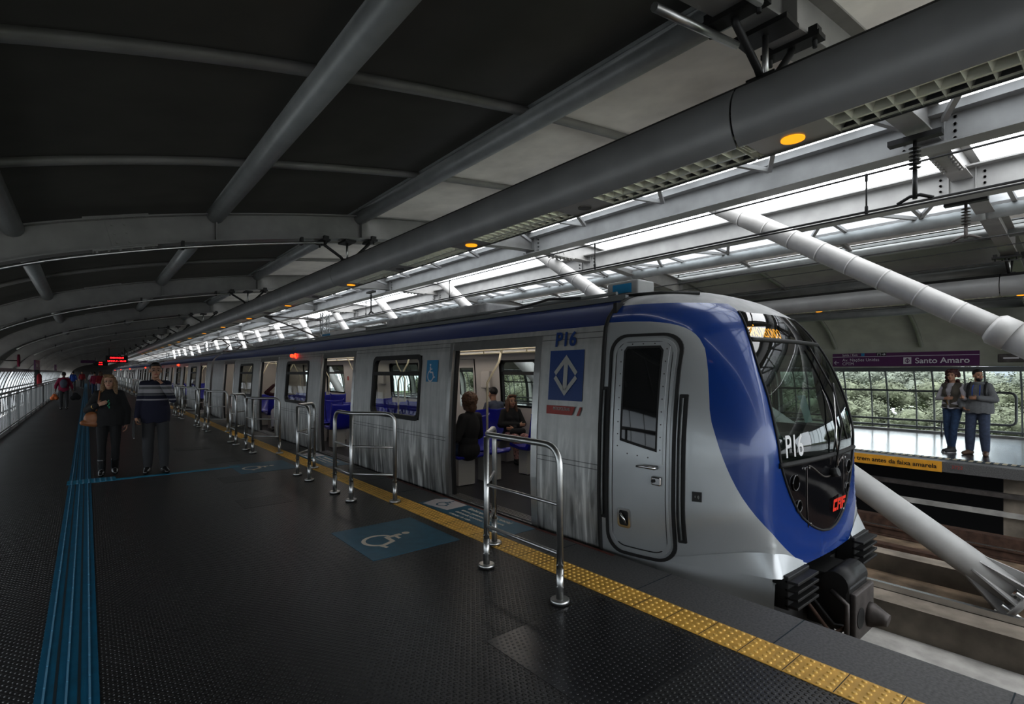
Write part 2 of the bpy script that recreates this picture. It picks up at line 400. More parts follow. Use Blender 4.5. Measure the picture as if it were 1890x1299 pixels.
# ================================================================ THE STATION
UN, UE = -10., 132.       # near and far ends of the station
VC0 = 7.5                 # centre line of the hall
RU0, RSP = 1.35, 6.15     # first rib and rib spacing
def strip(v0, v1, z0, z1, u0=UN, u1=UE): return MB().box(((v0 + v1) / 2, (u0 + u1) / 2, (z0 + z1) / 2), (v1 - v0, u1 - u0, z1 - z0))
struct('floor', strip(-2.35, 2.87, -.25, 0), M_['floor'])
struct('trim_1', strip(3.115, 3.575, -.25, .0), M_['granite'])                 # granite edge of the near platform
m = MB()
for i in range(60):
    u = -.6 + i * .98
    m.box((3.345, u, .0006), (.46, .006, .0012))
struct('trim_2', m, M_['groove'])
struct('trim_3', strip(3.45, 3.57, -1.4, -.25), M_['concrete'])
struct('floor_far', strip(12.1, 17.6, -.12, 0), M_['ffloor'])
struct('trim_4', strip(11.8, 12.1, -.18, 0), M_['granite'])
struct('trim_10', MB().box((3.552, 5.1, .0008), (.04, 4.4, .0016)), M_['red_edge'])
# raised patch with round dots in the rubber floor, and replacement pieces
solo('floor_patch', MB().box((2.32, 2.0, .001), (.98, .92, .002)), M_['floor2'], 'square rubber floor patch with bright raised dots beside the yellow strip', 'floor patch', None)
for i, (u, v, a, b, lb) in enumerate(((8.6, 1.8, .55, .5, 'small dark rubber patch level with the second barrier'), (10.6, 1.9, .5, .6, 'small dark rubber patch between the blue cross strip and the yellow line'),
                                   (12.6, 1.7, .6, .5, 'small dark rubber patch beyond the blue cross strip'), (6.9, 1.7, .55, .5, 'small dark rubber patch near the third barrier post'))):
    solo('floor_patch', MB().box((v, u, .001), (a, b, .002)), M_['floor3'], lb, 'floor patch')
# yellow tactile paving strip with domes
def tact(v0, v1, u0, u1, ud, lab, name='tactile_strip'):
    t = thing(name, lab, 'tactile strip', ((v0 + v1) / 2, (u0 + u1) / 2, 0))
    m = strip(v0, v1, -.2, .004, u0, u1); m.build('tile_strip', M_['yellow'], t)
    m = MB(); u = max(u0, .3); step = (v1 - v0) / 5
    k = 0
    while u < ud:
        for j in range(5):
            v = v0 + step * (j + .5); r = .0135; n = 8
            b = [Vec((v + r * math.cos(2 * PI * i / n), u + r * math.sin(2 * PI * i / n), .004)) for i in range(n)]
            tt = [Vec((v + r * .6 * math.cos(2 * PI * i / n), u + r * .6 * math.sin(2 * PI * i / n), .010)) for i in range(n)]
            m.loft([b, tt], True, True); m.poly(tt)
        u += step; k += 1
    m.build('dome', M_['yellowd'], t)['kind'] = 'stuff'
    m = MB(); g = v1 - v0; u = u0
    while u < 25: m.box(((v0 + v1) / 2, u + step * .0, .0044), (v1 - v0, .0035, .001)); u += g
    m.build('joint', M_['groove'], t)['kind'] = 'stuff'
tact(2.87, 3.115, -1., UE, 16., 'yellow tactile warning strip with domes along the edge of the near platform')
t = thing('tactile_strip', 'pale tactile warning strip with dashes along the opposite platform edge', 'tactile strip', (12.25, 30, 0))
strip(12.12, 12.38, 0, .004, -1, 60).build('tile_strip', M_['groove'], t)
m = MB()
for i in range(150):
    for j in range(2): m.box((12.19 + .12 * j, .0 + i * .11, .006), (.05, .06, .006))
m.build('dome', pm('pale_dome', (.55, .48, .34), .5), t)['kind'] = 'stuff'
# blue guide strip
def guide(u0, u1, lab):
    t = thing('guide_strip', lab, 'guide strip', (-.075, (u0 + u1) / 2, 0))
    strip(-.20, .05, .0, .003, u0, u1).build('base', M_['blue_tile'], t)
    for v in (-.165, -.078, .012):
        m = MB(); u = u0
        while u < u1:
            e = min(u + .25, u1)
            m.box((v, (u + e) / 2, .005), (.009 + .004 * (u > 20), e - u - .012, .006)); u = e
        m.build('ridge', M_['blue_line'], t)
    for v in (-.122, -.030):
        strip(v - .006, v + .006, .003, .0038, u0, u1).build('groove', M_['groove'], t)
guide(.5, 9.62, 'blue ribbed guide strip running from the front edge up to the cross tile')
guide(9.98, 95, 'blue ribbed guide strip continuing into the distance past the walking couple')
t = thing('guide_tile', 'blue junction tile with cross ridges where the guide strip branches', 'guide tile', (.05, 9.8, 0))
strip(-.22, .34, 0, .0035, 9.62, 9.98).build('base', M_['blue_tile2'], t)
m = MB()
for i in range(8): m.box((-.17 + i * .065, 9.8, .005), (.018, .32, .005))
m.build('ridge', M_['blue_line'], t)
solo('guide_strip', MB().box((1.17, 9.70, .002), (1.66, .13, .004)), M_['blue_tile2'], 'narrow blue strip crossing the platform from junction tile to blue mat', 'guide strip')
# blue wheelchair mats
def wmat(uc, lab, near):
    t = thing('wheelchair_mat', lab, 'floor sign', (2.31, uc, 0))
    MB().box((2.31, uc, .0015), (.88, .98, .003)).build('mat', M_['blue_mat'], t)
    m = MB(); pl = planar((2.18, uc - .02, .0032), (0, -1, 0), (1, 0, 0)); wheelchair(m, pl, .46, 0)
    # drawn with its head towards the train
    o = m.build('wheelchair_symbol', M_['mat_white'], t)
    for v in o.data.vertices: v.co.x -= .10
wmat(4.6, 'blue floor mat with pale wheelchair symbol before the nearest train door', True)
wmat(9.42, 'blue floor mat with wheelchair symbol before the second train door', False)
def edgesign(uc, lab):
    t = thing('edge_sign', lab, 'floor sign', (3.34, uc, 0))
    MB().box((3.335, uc, .002), (.40, 1.70, .002)).build('panel', M_['blue_mat'], t)
    m = MB(); m.poly([Vec((3.335 + .19 * a, uc + .60 + .27 * b, .0034)) for a, b in ((-.6, -1), (1, -.9), (1, .6), (.3, 1), (-.9, .7))]); m.build('white_field', M_['sign_white'], t)
    m = MB(); wheelchair(m, planar((3.30, uc + .60, .0038), (0, -1, 0), (1, 0, 0)), .24, 0); m.build('wheelchair_symbol', M_['blue_mat'], t)
    text('Embarque preferencial', .085, (3.43, uc + .22, .0034), (0, -1, 0), (1, 0, 0), M_['mat_white'], 'lettering', t)
    for k, tx in enumerate(('idosos, gestantes, pessoas com', 'deficiencia e pessoas com', 'criancas de colo')):
        text(tx, .062, (3.34 - .085 * k, uc + .22, .0034), (0, -1, 0), (1, 0, 0), M_['mat_white'], 'lettering', t)
edgesign(4.75, 'blue boarding sign with wheelchair symbol on the edge before the nearest door')
edgesign(9.55, 'blue boarding sign on the platform edge before the second door')
# track bed
struct('ground', MB().box((7.7, 60, -1.65), (8.4, 146, .3)), M_['brown'])
struct('trim_5', strip(5.95, 6.7, -1.45, -1.21), M_['concrete2'])
struct('trim_6', strip(6.7, 7.05, -1.5, -.89), M_['concrete'])
struct('trim_7', strip(7.8, 8.05, -1.5, -.70, 1.0), M_['concrete'])
struct('trim_8', strip(7.06, 7.8, -1.5, -.93), M_['brown'])
struct('trim_9', strip(8.06, 11.7, -1.5, -1.22), M_['brown'])
solo('cable_duct', strip(7.06, 7.12, -.93, -.82), M_['railtop'], 'grey steel cable channel running along the middle of the track bed', 'cable duct')
def rail(v, lab):
    t = thing('rail', lab, 'rail', (v, 60, -1.2))
    m = strip(v - .015, v + .015, -1.19, -1.08); m.box((v, 61, -1.205), (.13, 142, .02)); m.box((v, 61, -1.07), (.066, 142, .03)); m.build('rail_body', M_['rust'], t)
    strip(v - .028, v + .028, -1.055, -1.048).build('running_surface', M_['railtop'], t)
for v, lb in ((4.33, 'running rail under the train next to the near platform'), (5.77, 'running rail under the train on the centre side'),
              (9.2, 'rusty running rail of the empty track, nearer the concrete kerb'), (10.64, 'rusty running rail of the empty track, nearer the opposite platform')): rail(v, lb)
for v, z0, z1, lb in ((8.75, -1.22, -1.12, 'brown steel guard rail beside the concrete kerb'), (9.9, -1.22, -1.15, 'brown cable trough between the rails of the empty track'), (11.2, -1.22, -1.0, 'brown conductor rail below the opposite platform')):
    solo('guard_rail', strip(v - .09, v + .09, z0, z1), M_['rust'], lb, 'guard rail')
# under the opposite platform, a black wall painted for its deep shade
struct('wall_far_shade', strip(13.6, 13.7, -1.6, -.12), M_['pitch'])
for z, lb in ((-.48, 'upper dusty steel beam under the opposite platform'), (-.80, 'pale steel beam under the opposite platform')):
    solo('platform_beam', strip(11.95, 12.05, z - .05, z + .03), M_['concrete2' if z < -.6 else 'dirtsteel'], lb, 'beam')
for i in range(6):
    solo('platform_pier', MB().box((12.2, 1.15 + i * 6.15, -.8), (.35, .55, 1.3)), M_['concrete'], 'concrete pier under the opposite platform, %s from the near end' % ordn(i), 'pier', 'piers under the opposite platform')
t = thing('platform_notice', 'yellow notice strip with dark lettering on the opposite platform face', 'notice', (11.79, 3., 0))
MB().box((11.79, 3.55, -.09), (.02, 2.7, .19)).build('panel', M_['ysign'], t)
text('Aguarde o trem antes da faixa amarela', .112, (11.778, 4.02, -.125), (0, -1, 0), (0, 0, 1), M_['ytext'], 'lettering', t, bold=.002)
t = thing('number_plate', 'small grey number plate on the opposite platform face beside yellow notice', 'plate', (11.79, 1.95, -.08))
MB().box((11.795, 1.98, -.075), (.012, .26, .09)).build('panel', M_['granite'], t)
text('3722', .08, (11.786, 2.07, -.1), (0, -1, 0), (0, 0, 1), M_['red_band'], 'lettering', t)
solo('cable_hose', MB().path([W(.3, 3.72, -.28), W(.9, 3.78, -.2), W(1.3, 3.82, -.2), W(1.6, 4.05, -.35), W(1.8, 4.3, -.5)], .018), M_['hose'], 'red hose lying along the platform edge below the coupler', 'hose')

# ---------------------------------------------------------------- roof
SP = [(0, 3.97), (1.5, 3.93), (3., 3.77), (4.5, 3.58), (6.2, 3.27), (7.4, 2.98), (8.2, 2.72), (8.9, 2.38), (9.35, 2.0), (9.65, 1.55), (9.85, .9), (9.92, 0), (9.92, -.3)]
def rz(s): return float(np.interp(abs(s), [p[0] for p in SP], [p[1] for p in SP]))
def arcpts():
    """bottom line of a rib from the near foot to the far foot, smoothed"""
    half = []
    n = len(SP)
    for i in range(n - 1):
        p0 = SP[max(i - 1, 0)]; p1 = SP[i]; p2 = SP[i + 1]; p3 = SP[min(i + 2, n - 1)]
        if i == 0: p0 = (-SP[1][0], SP[1][1])
        for k in range(4):
            t = k / 4
            half.append(tuple(.5 * (2 * p1[q] + (p2[q] - p0[q]) * t + (2 * p0[q] - 5 * p1[q] + 4 * p2[q] - p3[q]) * t * t + (3 * p1[q] - p0[q] - 3 * p2[q] + p3[q]) * t ** 3) for q in (0, 1)))
    half.append(SP[-1])
    return [(VC0 - s, z) for s, z in half[::-1]] + [(VC0 + s, z) for s, z in half[1:]]
ARC = arcpts()
def offs(P, d):
    R = []
    for i, p in enumerate(P):
        a = P[max(i - 1, 0)]; b = P[min(i + 1, len(P) - 1)]
        dx, dz = b[0] - a[0], b[1] - a[1]; l = math.hypot(dx, dz)
        R.append((p[0] - dz / l * d, p[1] + dx / l * d))
    return R
def rowz(v, d=0.):
    A = offs(ARC, d) if d else ARC
    return float(np.interp(v, [a[0] for a in A], [a[1] for a in A]))
def sweep(mb, P0, P1, u0, u1, smooth=True):
    """closed band between two profile lines from u0 to u1"""
    a = [W(u0, v, z) for v, z in P0]; b = [W(u1, v, z) for v, z in P0]; c = [W(u1, v, z) for v, z in P1]; d = [W(u0, v, z) for v, z in P1]
    mb.loft([a, b], smooth); mb.loft([b, c], smooth); mb.loft([c, d], smooth); mb.loft([d, a], smooth)
def splice(mb, v, u):
    """bolted splice: web plates, flange plates and bolts"""
    z = rowz(v); dz = (rowz(v + .1) - rowz(v - .1)) / .2; al = math.atan(dz)
    R = Mat.Rotation(-al, 3, 'Y')
    T = lambda x, y, h: Vec((v, u, z)) + R @ Vec((x, y, h))
    for y in (-.018, .018):
        mb.box(T(0, y, .17), (.24, .012, .28), R)
        for i in (-1, 1):
            for k in range(3): mb.tube(T(i * .06, y, .07 + .1 * k), T(i * .06, y * 2.1, .07 + .1 * k), .017, n=8)
    for h in (-.012, .352):
        mb.box(T(0, 0, h), (.62, .2, .018), R)
        for i in range(6):
            for y in (-.07, .07): mb.tube(T(-.27 + i * .108, y, h), T(-.27 + i * .108, y, h + (-.035 if h < 0 else -.03)), .018, n=8)
def rib(k, u):
    near = 'white steel roof rib arching over both platforms, %s rib from the near end' % ordn(k)
    t = thing('roof_rib', near, 'roof rib', (VC0, u, 3.9), 'roof ribs spanning the hall')
    A = ARC; m = MB()
    sweep(m, offs(A, .0), offs(A, .016), u - .1, u + .1); m.build('bottom_flange', M_['paint'], t)
    m = MB(); sweep(m, offs(A, .012), offs(A, .335), u - .012, u + .012); m.build('web', M_['paint'], t)
    m = MB(); sweep(m, offs(A, .33), offs(A, .346), u - .1, u + .1); m.build('top_flange', M_['paint'], t)
    for v in (.35, 7.5, 14.65):
        m = MB(); splice(m, v, u); m.build('splice_plate', M_['paint'], t)
    for v in (1.27, 3.2, 5.1, 9.9, 11.8):
        z = rowz(v); MB().box((v, u, z + .17), (.012, .19, .31)).build('stiffener', M_['paint'], t)
    return t
NR = 21
r0 = None
for k in range(NR):
    u = RU0 + RSP * k
    if k == 0: r0 = rib(0, u)
    else:
        c = copy_tree(r0); c.location.y = u
        c['label'] = 'white steel roof rib arching over both platforms, %s rib from the near end' % ordn(k)
# roof sheets
def sheet(name, s0, s1, side, d=.47, mat='sheet'):
    A = offs(ARC, d)
    P = [(v, z) for v, z in A if s0 <= side * (v - VC0) <= s1 and z > 1.62]
    zc = lambda v: float(np.interp(v, [a[0] for a in A], [a[1] for a in A]))
    ends = [VC0 + side * s0]
    if side < 0: P = P + [(ends[0], zc(ends[0]))]
    else: P = [(ends[0], zc(ends[0]))] + P
    m = MB(); sweep(m, P, [(v, z + .04) for v, z in P], UN, UE); struct(name, m, M_[mat], True)
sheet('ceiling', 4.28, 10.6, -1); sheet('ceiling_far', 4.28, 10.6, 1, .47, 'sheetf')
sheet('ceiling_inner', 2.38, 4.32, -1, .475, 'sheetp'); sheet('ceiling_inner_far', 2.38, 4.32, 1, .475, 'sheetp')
# keep only the roof above head height: the foot of each side is glazed (see the windows below)
# purlins, one length per bay
PV = [(-.6, .095), (1.27, .10), (3.2, .10), (5.1, .085), (9.9, .10), (11.8, .10), (13.73, .10), (15.6, .095)]
PN = ['lowest', 'second', 'third', 'innermost']
for j, (v, r) in enumerate(PV):
    z = rowz(v, .33) if j != 4 else rowz(v) + .04; side = 'near' if v < VC0 else 'opposite'; nm = PN[j] if j < 4 else PN[7 - j]
    first = None
    for k in range(-1, 11):
        u0 = RU0 + RSP * k; u1 = u0 + RSP if k < 10 else UE
        if k == -1: u0 = -2.
        lab = ('%s tube purlin of the %s roof, %s' % (nm, side, ('over the train nose before the first rib' if k < 0 else 'in the bay after the %s rib' % ordn(k) if k < 10 else 'running on to the far end')))
        if first is None or k in (0, 10):
            t = thing('roof_purlin', lab, 'purlin', (v, u0, z), 'tube purlins of the roof')
            m = MB()
            if j == 4:   # the wrapped, corrugated pipe beside the skylight
                n = 90; m.path([W(u0 + (u1 - u0) * i / n, v, z) for i in range(n + 1)], [r * (1 + .05 * (i % 2)) for i in range(n + 1)], 14)
            else: m.tube(W(u0 + .012, v, z), W(u1 - .012, v, z), r, n=16)
            m.build('tube', M_['purlin'], t)
            m = MB(); m.box((v, (u0 + u1) / 2, z + r + .03), (.08, u1 - u0 - .05, .05)); m.build('top_rail', M_['purlin'], t)
            if k == 0: first = t
        else:
            t = copy_tree(first); t.location.y = u0; t['label'] = lab
# cross battens between the purlins
def batten(v0, v1):
    A = offs(ARC, .40); B = offs(ARC, .455)
    f = lambda P: [(v, z) for v, z in P if v0 <= v <= v1]
    n = min(len(f(A)), len(f(B))); m = MB()
    sweep(m, f(A)[:n], f(B)[:n], -.04, .04); return m
bat = {}
for k in range(-1, 9):
    for q in (1, 2):
        u = RU0 + RSP * (k + (.37, .70)[q - 1])
        if u < 0: continue
        for side, (a, b) in (('near', (-2.2, 5.0)), ('opposite', (10., 17.2))):
            lab = 'thin cross batten under the %s roof sheet, %s of two %s' % (side, ORDN[q - 1], 'before the first rib' if k < 0 else 'after the %s rib' % ordn(k))
            if side not in bat:
                o = batten(a, b).build('roof_batten', M_['paint'], None, True); o.location = (0, u, 0); bat[side] = o
            else:
                o = bat[side].copy(); C.objects.link(o); o.location = (0, u, 0)
            tag(o, lab, 'batten', 'cross battens of the roof')
# longitudinal skylight beams
def lbeam(v, lab):
    z0, z1 = (3.88, 4.21) if v < VC0 else (3.74, 4.10)
    t = thing('skylight_beam', lab, 'beam', (v, 60, z0))
    strip(v - .012, v + .012, z0 + .02, z1 - .02).build('web', M_['paint2'], t)
    strip(v - .13, v + .13, z0, z0 + .02).build('bottom_flange', M_['paint2'], t)
    strip(v - .13, v + .13, z1 - .02, z1).build('top_flange', M_['paint2'], t)
    sd = -1 if v < VC0 else 1
    m = strip(v + sd * .10, v + sd * .12, z1, z1 + .07); m.build('upstand', M_['paint2'], t)
    for k in range(12):
        m = MB(); u = RU0 + RSP * k
        for s_ in (-.13, .13):
            m.box((v, u + s_, (z0 + z1) / 2), (.09, .012, z1 - z0 - .04))
            for e in (-.03, .03):
                for q in range(4): m.tube(W(u + s_ * 1.6, v + .012, z0 + .06 + q * .07), W(u + s_ * 1.6, v + .03, z0 + .06 + q * .07), .014, n=6); m.tube(W(u + s_ * 1.6, v - .012, z0 + .06 + q * .07), W(u + s_ * 1.6, v - .03, z0 + .06 + q * .07), .014, n=6)
        m.build('splice_plate', M_['paint2'], t)
lbeam(6.7, 'deep white longitudinal beam edging the open skylight above the train')
lbeam(8.3, 'deep white longitudinal beam edging the open skylight above the empty track')
# skylight glazing and its bars
for i, (va, vb) in enumerate(((5.15, 6.55), (8.45, 9.85))):
    za, zb = rowz(va, .5) + .03, rowz(vb, .5) + .03
    lo = (va, zb + .32 if False else max(za, 0)), (vb, zb)
    hi = 4.36; sl = 4.12
    z0, z1 = (sl, hi) if i == 0 else (4.07, 3.99)
    m = MB(); m.loft([[W(UN, va, z0), W(UE, va, z0)], [W(UN, vb, z1), W(UE, vb, z1)]], False)
    w = struct('window_%d' % (i + 1), m, M_['frost'])
    m = MB()
    for k in range(80):
        u = -1. + k * 1.025
        m.bar(W(u, va, z0 - .02), W(u, vb, z1 - .02), .05, .05)
    for q in (.0, .5, 1.): m.bar(W(UN, va + (vb - va) * q, z0 + (z1 - z0) * q - .02), W(UE, va + (vb - va) * q, z0 + (z1 - z0) * q - .02), .05, .05)
    m.build('glazing_bar', M_['paint2'], w)
first = {}
for k in range(-1, 10):
    for side, (pv, bv) in (('near', (5.1, 6.53)), ('opposite', (9.9, 8.47))):
        u = RU0 + RSP * k; lab = 'white zigzag bracing of the %s skylight, %s' % (side, 'before the first rib' if k < 0 else 'in the bay after the %s rib' % ordn(k))
        if side not in first:
            t = thing('skylight_bracing', lab, 'bracing', (pv, u, 3.8), 'zigzag skylight bracing'); first[side] = t
            z = rowz(pv, .33) + .06 if side == 'near' else rowz(pv) + .12; zt = 4.1 if side == 'near' else 4.0
            for q in range(4):
                a = u + RSP * (q + .0) / 4; b = a + RSP / 8; e = a + RSP / 4
                if q == 0: a += .15
                MB().bar(W(a, bv, zt), W(b, pv, z), .05, .05).build('strut', M_['paint2'], t)
                MB().bar(W(b, pv, z), W(e - (.15 if q == 3 else 0), bv, zt), .05, .05).build('strut', M_['paint2'], t)
        else:
            t = copy_tree(first[side]); t.location.y = u; t['label'] = lab
# stay cables in their white sleeves, rising along the centre line
a34 = math.atan(.665)
for k in range(-1, 16):
    ub = .62 + 4.05 * k
    lab = 'white inclined stay tube, ' + ('nearest, passing over the opposite platform' if k < 0 else 'with bolted foot in the track bed' if k == 0 else '%s beyond the one with a bolted foot' % ordn(k - 1))
    if k in (-1, 0, 1):
        t = thing('stay_tube', lab, 'stay tube', (VC0, ub, -.85), 'inclined white stay tubes')
        d = Vec((0, math.cos(a34), math.sin(a34))); b = W(ub, VC0, -.85)
        L0 = 5.2; n = 22
        low = MB().tube(b + d * .25, b + d * L0, .155, n=24); low.build('lower_sleeve', M_['stay'], t)
        m = MB(); pts = []; rs = []
        for i in range(n + 1): pts.append(b + d * (L0 + i * .42)); rs.append(.128)
        m.path(pts, rs, 24)
        for i in range(1, n): m.path([pts[i] - d * .012, pts[i] + d * .012], [.131, .131], 24)
        m.build('upper_sleeve', M_['stay'], t)
        m = MB(); m.path([b + d * (L0 - .1), b + d * (L0 + .06), b + d * (L0 + .1)], [.168, .168, .135], 24); m.build('collar', M_['stay'], t)
        if k <= 0:
            m = MB(); m.disc(b + d * .12, .30, .05, 24, d); m.build('anchor_plate', M_['stay'], t)
            m = MB(); x = Vec((1, 0, 0)); y = d.cross(x)
            for i in range(8):
                e = x * math.cos(i * PI / 4) + y * math.sin(i * PI / 4); f = d.cross(e)
                p = [b + d * .17 + e * .15, b + d * .17 + e * .28, b + d * .6 + e * .155]
                m.add([q + f * s_ for s_ in (-.01, .01) for q in p], [(0, 1, 2), (5, 4, 3), (0, 3, 4, 1), (1, 4, 5, 2), (2, 5, 3, 0)])
            m.build('gusset', M_['stay'], t)
            m = MB()
            for i in range(8):
                e = x * math.cos((i + .5) * PI / 4) + y * math.sin((i + .5) * PI / 4); m.tube(b + d * .05 + e * .25, b + d * .24 + e * .25, .022, n=8)
            m.build('bolt', M_['steel'], t)
        src = t
    else:
        t = copy_tree(src); t.location.y = ub; t['label'] = lab
# ---------------------------------------------------------------- tubular lamps
def lamp_line(v0, z0, side, labs, ks):
    first = None
    for k in ks:
        ua = 1.45 + RSP * (k - 1); ub = ua + RSP
        lab = 'long grey tubular luminaire %s, %s' % (side, 'nearest length overhead' if k == 0 else '%s length after the nearest' % ordn(k - 1) if k < ks[-1] else 'last stretch running to the far end')
        if first is not None and k < ks[-1]:
            t = copy_tree(first); t.location.y = ua; t['label'] = lab; continue
        if k == ks[-1]: ub = UE - 6
        t = thing('tube_luminaire', lab, 'luminaire', (v0, ua, z0), 'tubular luminaires ' + side); first = first or t
        R = .215; g = .012
        P = lambda a, r=R: (v0 + r * math.cos(math.radians(a)), z0 + r * math.sin(math.radians(a)))
        # outer skin from the top, down the platform side and round the far side, open below
        def skin(a0, a1, n, name, mat):
            o = [P(a0 + (a1 - a0) * i / n) for i in range(n + 1)]; i_ = [P(a0 + (a1 - a0) * i / n, R - .012) for i in range(n + 1)]
            m = MB(); sweep(m, o, i_, ua + g / 2, ub - g / 2); return m.build(name, mat, t)
        skin(137, 234, 16, 'shell', M_['shell']); skin(137, 52, 10, 'top_cover', M_['shelltop']); skin(52, -60, 14, 'far_shell', M_['shell'])
        zb = P(234)[1]; vl, vr = P(234)[0], P(-54)[0]
        if k == ks[-1]:
            MB().box(((vl + vr) / 2, (ua + ub) / 2, zb + .01), (vr - vl, ub - ua, .02)).build('louver', M_['louver'], t); continue
        strip(vl, vr, zb + .07, zb + .08, ua, ub).build('reflector', M_['louver'], t)
        # 4 flat panels with lamps, louvres between
        pc = [ua + RSP * (i + .5) / 4 + .52 for i in range(4)]
        hw = .20
        for i, c in enumerate(pc):
            MB().box(((vl + vr) / 2, c, zb + .006), (vr - vl, 2 * hw, .012)).build('lamp_panel', M_['lamp_panel'], t)
            MB().disc(((vl + vr) / 2, c, zb - .006), .06 if i % 2 else .052, .012, 24).build('signal_lamp' if i % 2 else 'speaker_disc', M_['orange' if i % 2 else 'disc'], t)
        edges = [ua + g] + [e for c in pc for e in (c - hw, c + hw)] + [ub - g]
        for i in range(0, len(edges), 2):
            a, b = edges[i], edges[i + 1]; n = max(2, int((b - a) / .085)); m = MB()
            for q in range(n + 1):
                u = a + (b - a) * q / n
                p = [W(u - .02, vl, zb + .065), W(u, vl, zb), W(u + .02, vl, zb + .065), W(u - .02, vr, zb + .065), W(u, vr, zb), W(u + .02, vr, zb + .065)]
                m.add(p, [(0, 1, 4, 3), (1, 2, 5, 4)])
            m.bar(W(a, (vl + vr) / 2, zb + .03), W(b, (vl + vr) / 2, zb + .03), .02, .06)
            m.bar(W(a, vl + .012, zb + .01), W(b, vl + .012, zb + .01), .018, .012); m.bar(W(a, vr - .012, zb + .01), W(b, vr - .012, zb + .01), .018, .012)
            m.build('louver', M_['louver'], t)
lamp_line(3.0, 3.06, 'above the near platform', 0, list(range(0, 9)))
lamp_line(12.0, 3.06, 'above the opposite platform', 0, list(range(0, 4)))
def hanger(v, u, lab, first, sd=1):
    if first is not None:
        t = copy_tree(first); t.location = (v, u, 3.5); t['label'] = lab; return t
    t = thing('lamp_hanger', lab, 'hanger', (v, u, 3.5), 'hangers of the tubular luminaires')
    zt = rowz(v)
    m = MB().tube(W(u, v, 3.26), W(u, v, zt - .03), .018, n=8); m.build('rod', M_['steel'], t)
    for s_ in (-1, 1):
        zz = rowz(v + s_ * .36)
        m = MB().path([W(u, v + s_ * .05, 3.26), W(u, v + s_ * .1, 3.31), W(u, v + s_ * .34, zz - .07), W(u, v + s_ * .36, zz - .02)], .022, 8); m.build('strut', M_['black'], t)
        m = MB().box((v + s_ * .36, u, zz - .03), (.10, .34, .03))
        for q in (-.13, .13): m.box((v + s_ * .36, u + q, zz + .0), (.07, .05, .06)); m.tube(W(u + q, v + s_ * .36, zz - .09), W(u + q, v + s_ * .36, zz + .03), .013, n=6)
        m.build('clamp', M_['black'], t)
    MB().box((v, u, zt - .04), (.16, .3, .03)).build('clamp', M_['black'], t); MB().box((v, u, 3.265), (.14, .16, .03)).build('clamp', M_['black'], t)
    return t
h0 = None
for k in range(12):
    t = hanger(3.0, RU0 + RSP * k, 'black forked hanger holding the near luminaire under the %s rib' % ordn(k), h0); h0 = h0 or t
for k in range(3): hanger(12.0, RU0 + RSP * k, 'black forked hanger holding the opposite luminaire under the %s rib' % ordn(k), h0)
# conduits under the ribs
for k in range(6):
    u = RU0 + RSP * k; lab = 'thin bright conduit running below the %s roof rib' % ordn(k)
    t = thing('conduit', lab, 'conduit', (0, u, 3), 'conduits below the ribs')
    A = [(v, z) for v, z in offs(ARC, -.07) if -1.6 < v < 2.95]
    MB().path([W(u - .16, v, z) for v, z in A], .019, 8).build('pipe', M_['steel'], t)
    for v in (-.9, .9, 2.3):
        z = rowz(v, -.07); MB().box((v, u - .13, z + .03), (.03, .09, .1)).build('clip', M_['black'], t)
    if k == 0:
        MB().tube(W(u + .12, 2.1, rowz(2.1, -.07)), W(u + .12, 2.9, rowz(2.9, -.07)), .022, n=8).build('pipe', M_['steel'], t)
# ---------------------------------------------------------------- overhead line
def wire(name, pts, r, lab): solo(name, MB().path(pts, r, 6), M_['black'], lab, 'overhead wire')
wire('messenger_wire', [W(-1, 6.15, 3.62), W(40, 6.15, 3.60), W(UE, 6.1, 3.6)], .010, 'upper overhead wire above the train carrying the droppers')
wire('contact_wire', [W(-1, 6.15, 3.24), W(40, 6.15, 3.22), W(UE, 6.1, 3.2)], .012, 'lower overhead wire above the train')
wire('contact_wire', [W(-1, 6.10, 3.20), W(40, 6.10, 3.16), W(UE, 6.0, 3.16)], .009, 'second lower overhead wire just below the first')
wire('contact_wire', [W(-1, 8.5, 3.25), W(40, 8.5, 3.25), W(UE, 8.5, 3.25)], .010, 'overhead wire on the opposite side of the stay tubes')
wire('contact_wire', [W(-1, 10.3, 3.22), W(40, 10.3, 3.22), W(UE, 10.3, 3.2)], .008, 'thin overhead wire above the empty track')
wire('messenger_wire', [W(-1, 10.3, 3.45), W(40, 10.3, 3.42), W(UE, 10.3, 3.4)], .008, 'thin upper overhead wire above the empty track')
for i, u in enumerate((1.75, 5.4, 9.6, 14., 19, 24)):
    m = MB().tube(W(u, 6.15, 3.23), W(u, 6.15, 3.61), .008, n=6); m.cap(W(u, 6.15, 3.23), W(u, 6.15, 3.29), .016); m.cap(W(u, 6.15, 3.56), W(u, 6.15, 3.62), .014)
    solo('wire_dropper', m, M_['black'], 'short vertical dropper between the overhead wires, %s from the near end' % ordn(i), 'dropper', 'droppers of the overhead line')
def insulator(v, u, zt, zb, lab, mat):
    t = thing('insulator', lab, 'insulator', (v, u, zt))
    MB().box((v, u, zt), (.1, .42, .05)).build('bracket', M_['black'], t)
    m = MB(); n = 6
    for i in range(n):
        z = zt - .08 - i * .038
        m.path([W(u, v, z), W(u, v, z - .012), W(u, v, z - .018)], [.02, .05, .018], 14)
    m.tube(W(u, v, zt), W(u, v, zt - .32), .016, n=8); m.build('insulator_stack', M_[mat], t)
    m = MB(); m.tube(W(u, v, zt - .3), W(u, v, zb + .02), .02, n=8); m.path([W(u - .14, v, zb), W(u - .04, v, zb + .05), W(u + .04, v, zb + .05), W(u + .14, v, zb)], .016, 8); m.build('clamp', M_[mat], t)
insulator(6.15, RU0, 3.85, 3.25, 'dark ribbed insulator hanging from the nearest roof rib above the train', 'black')
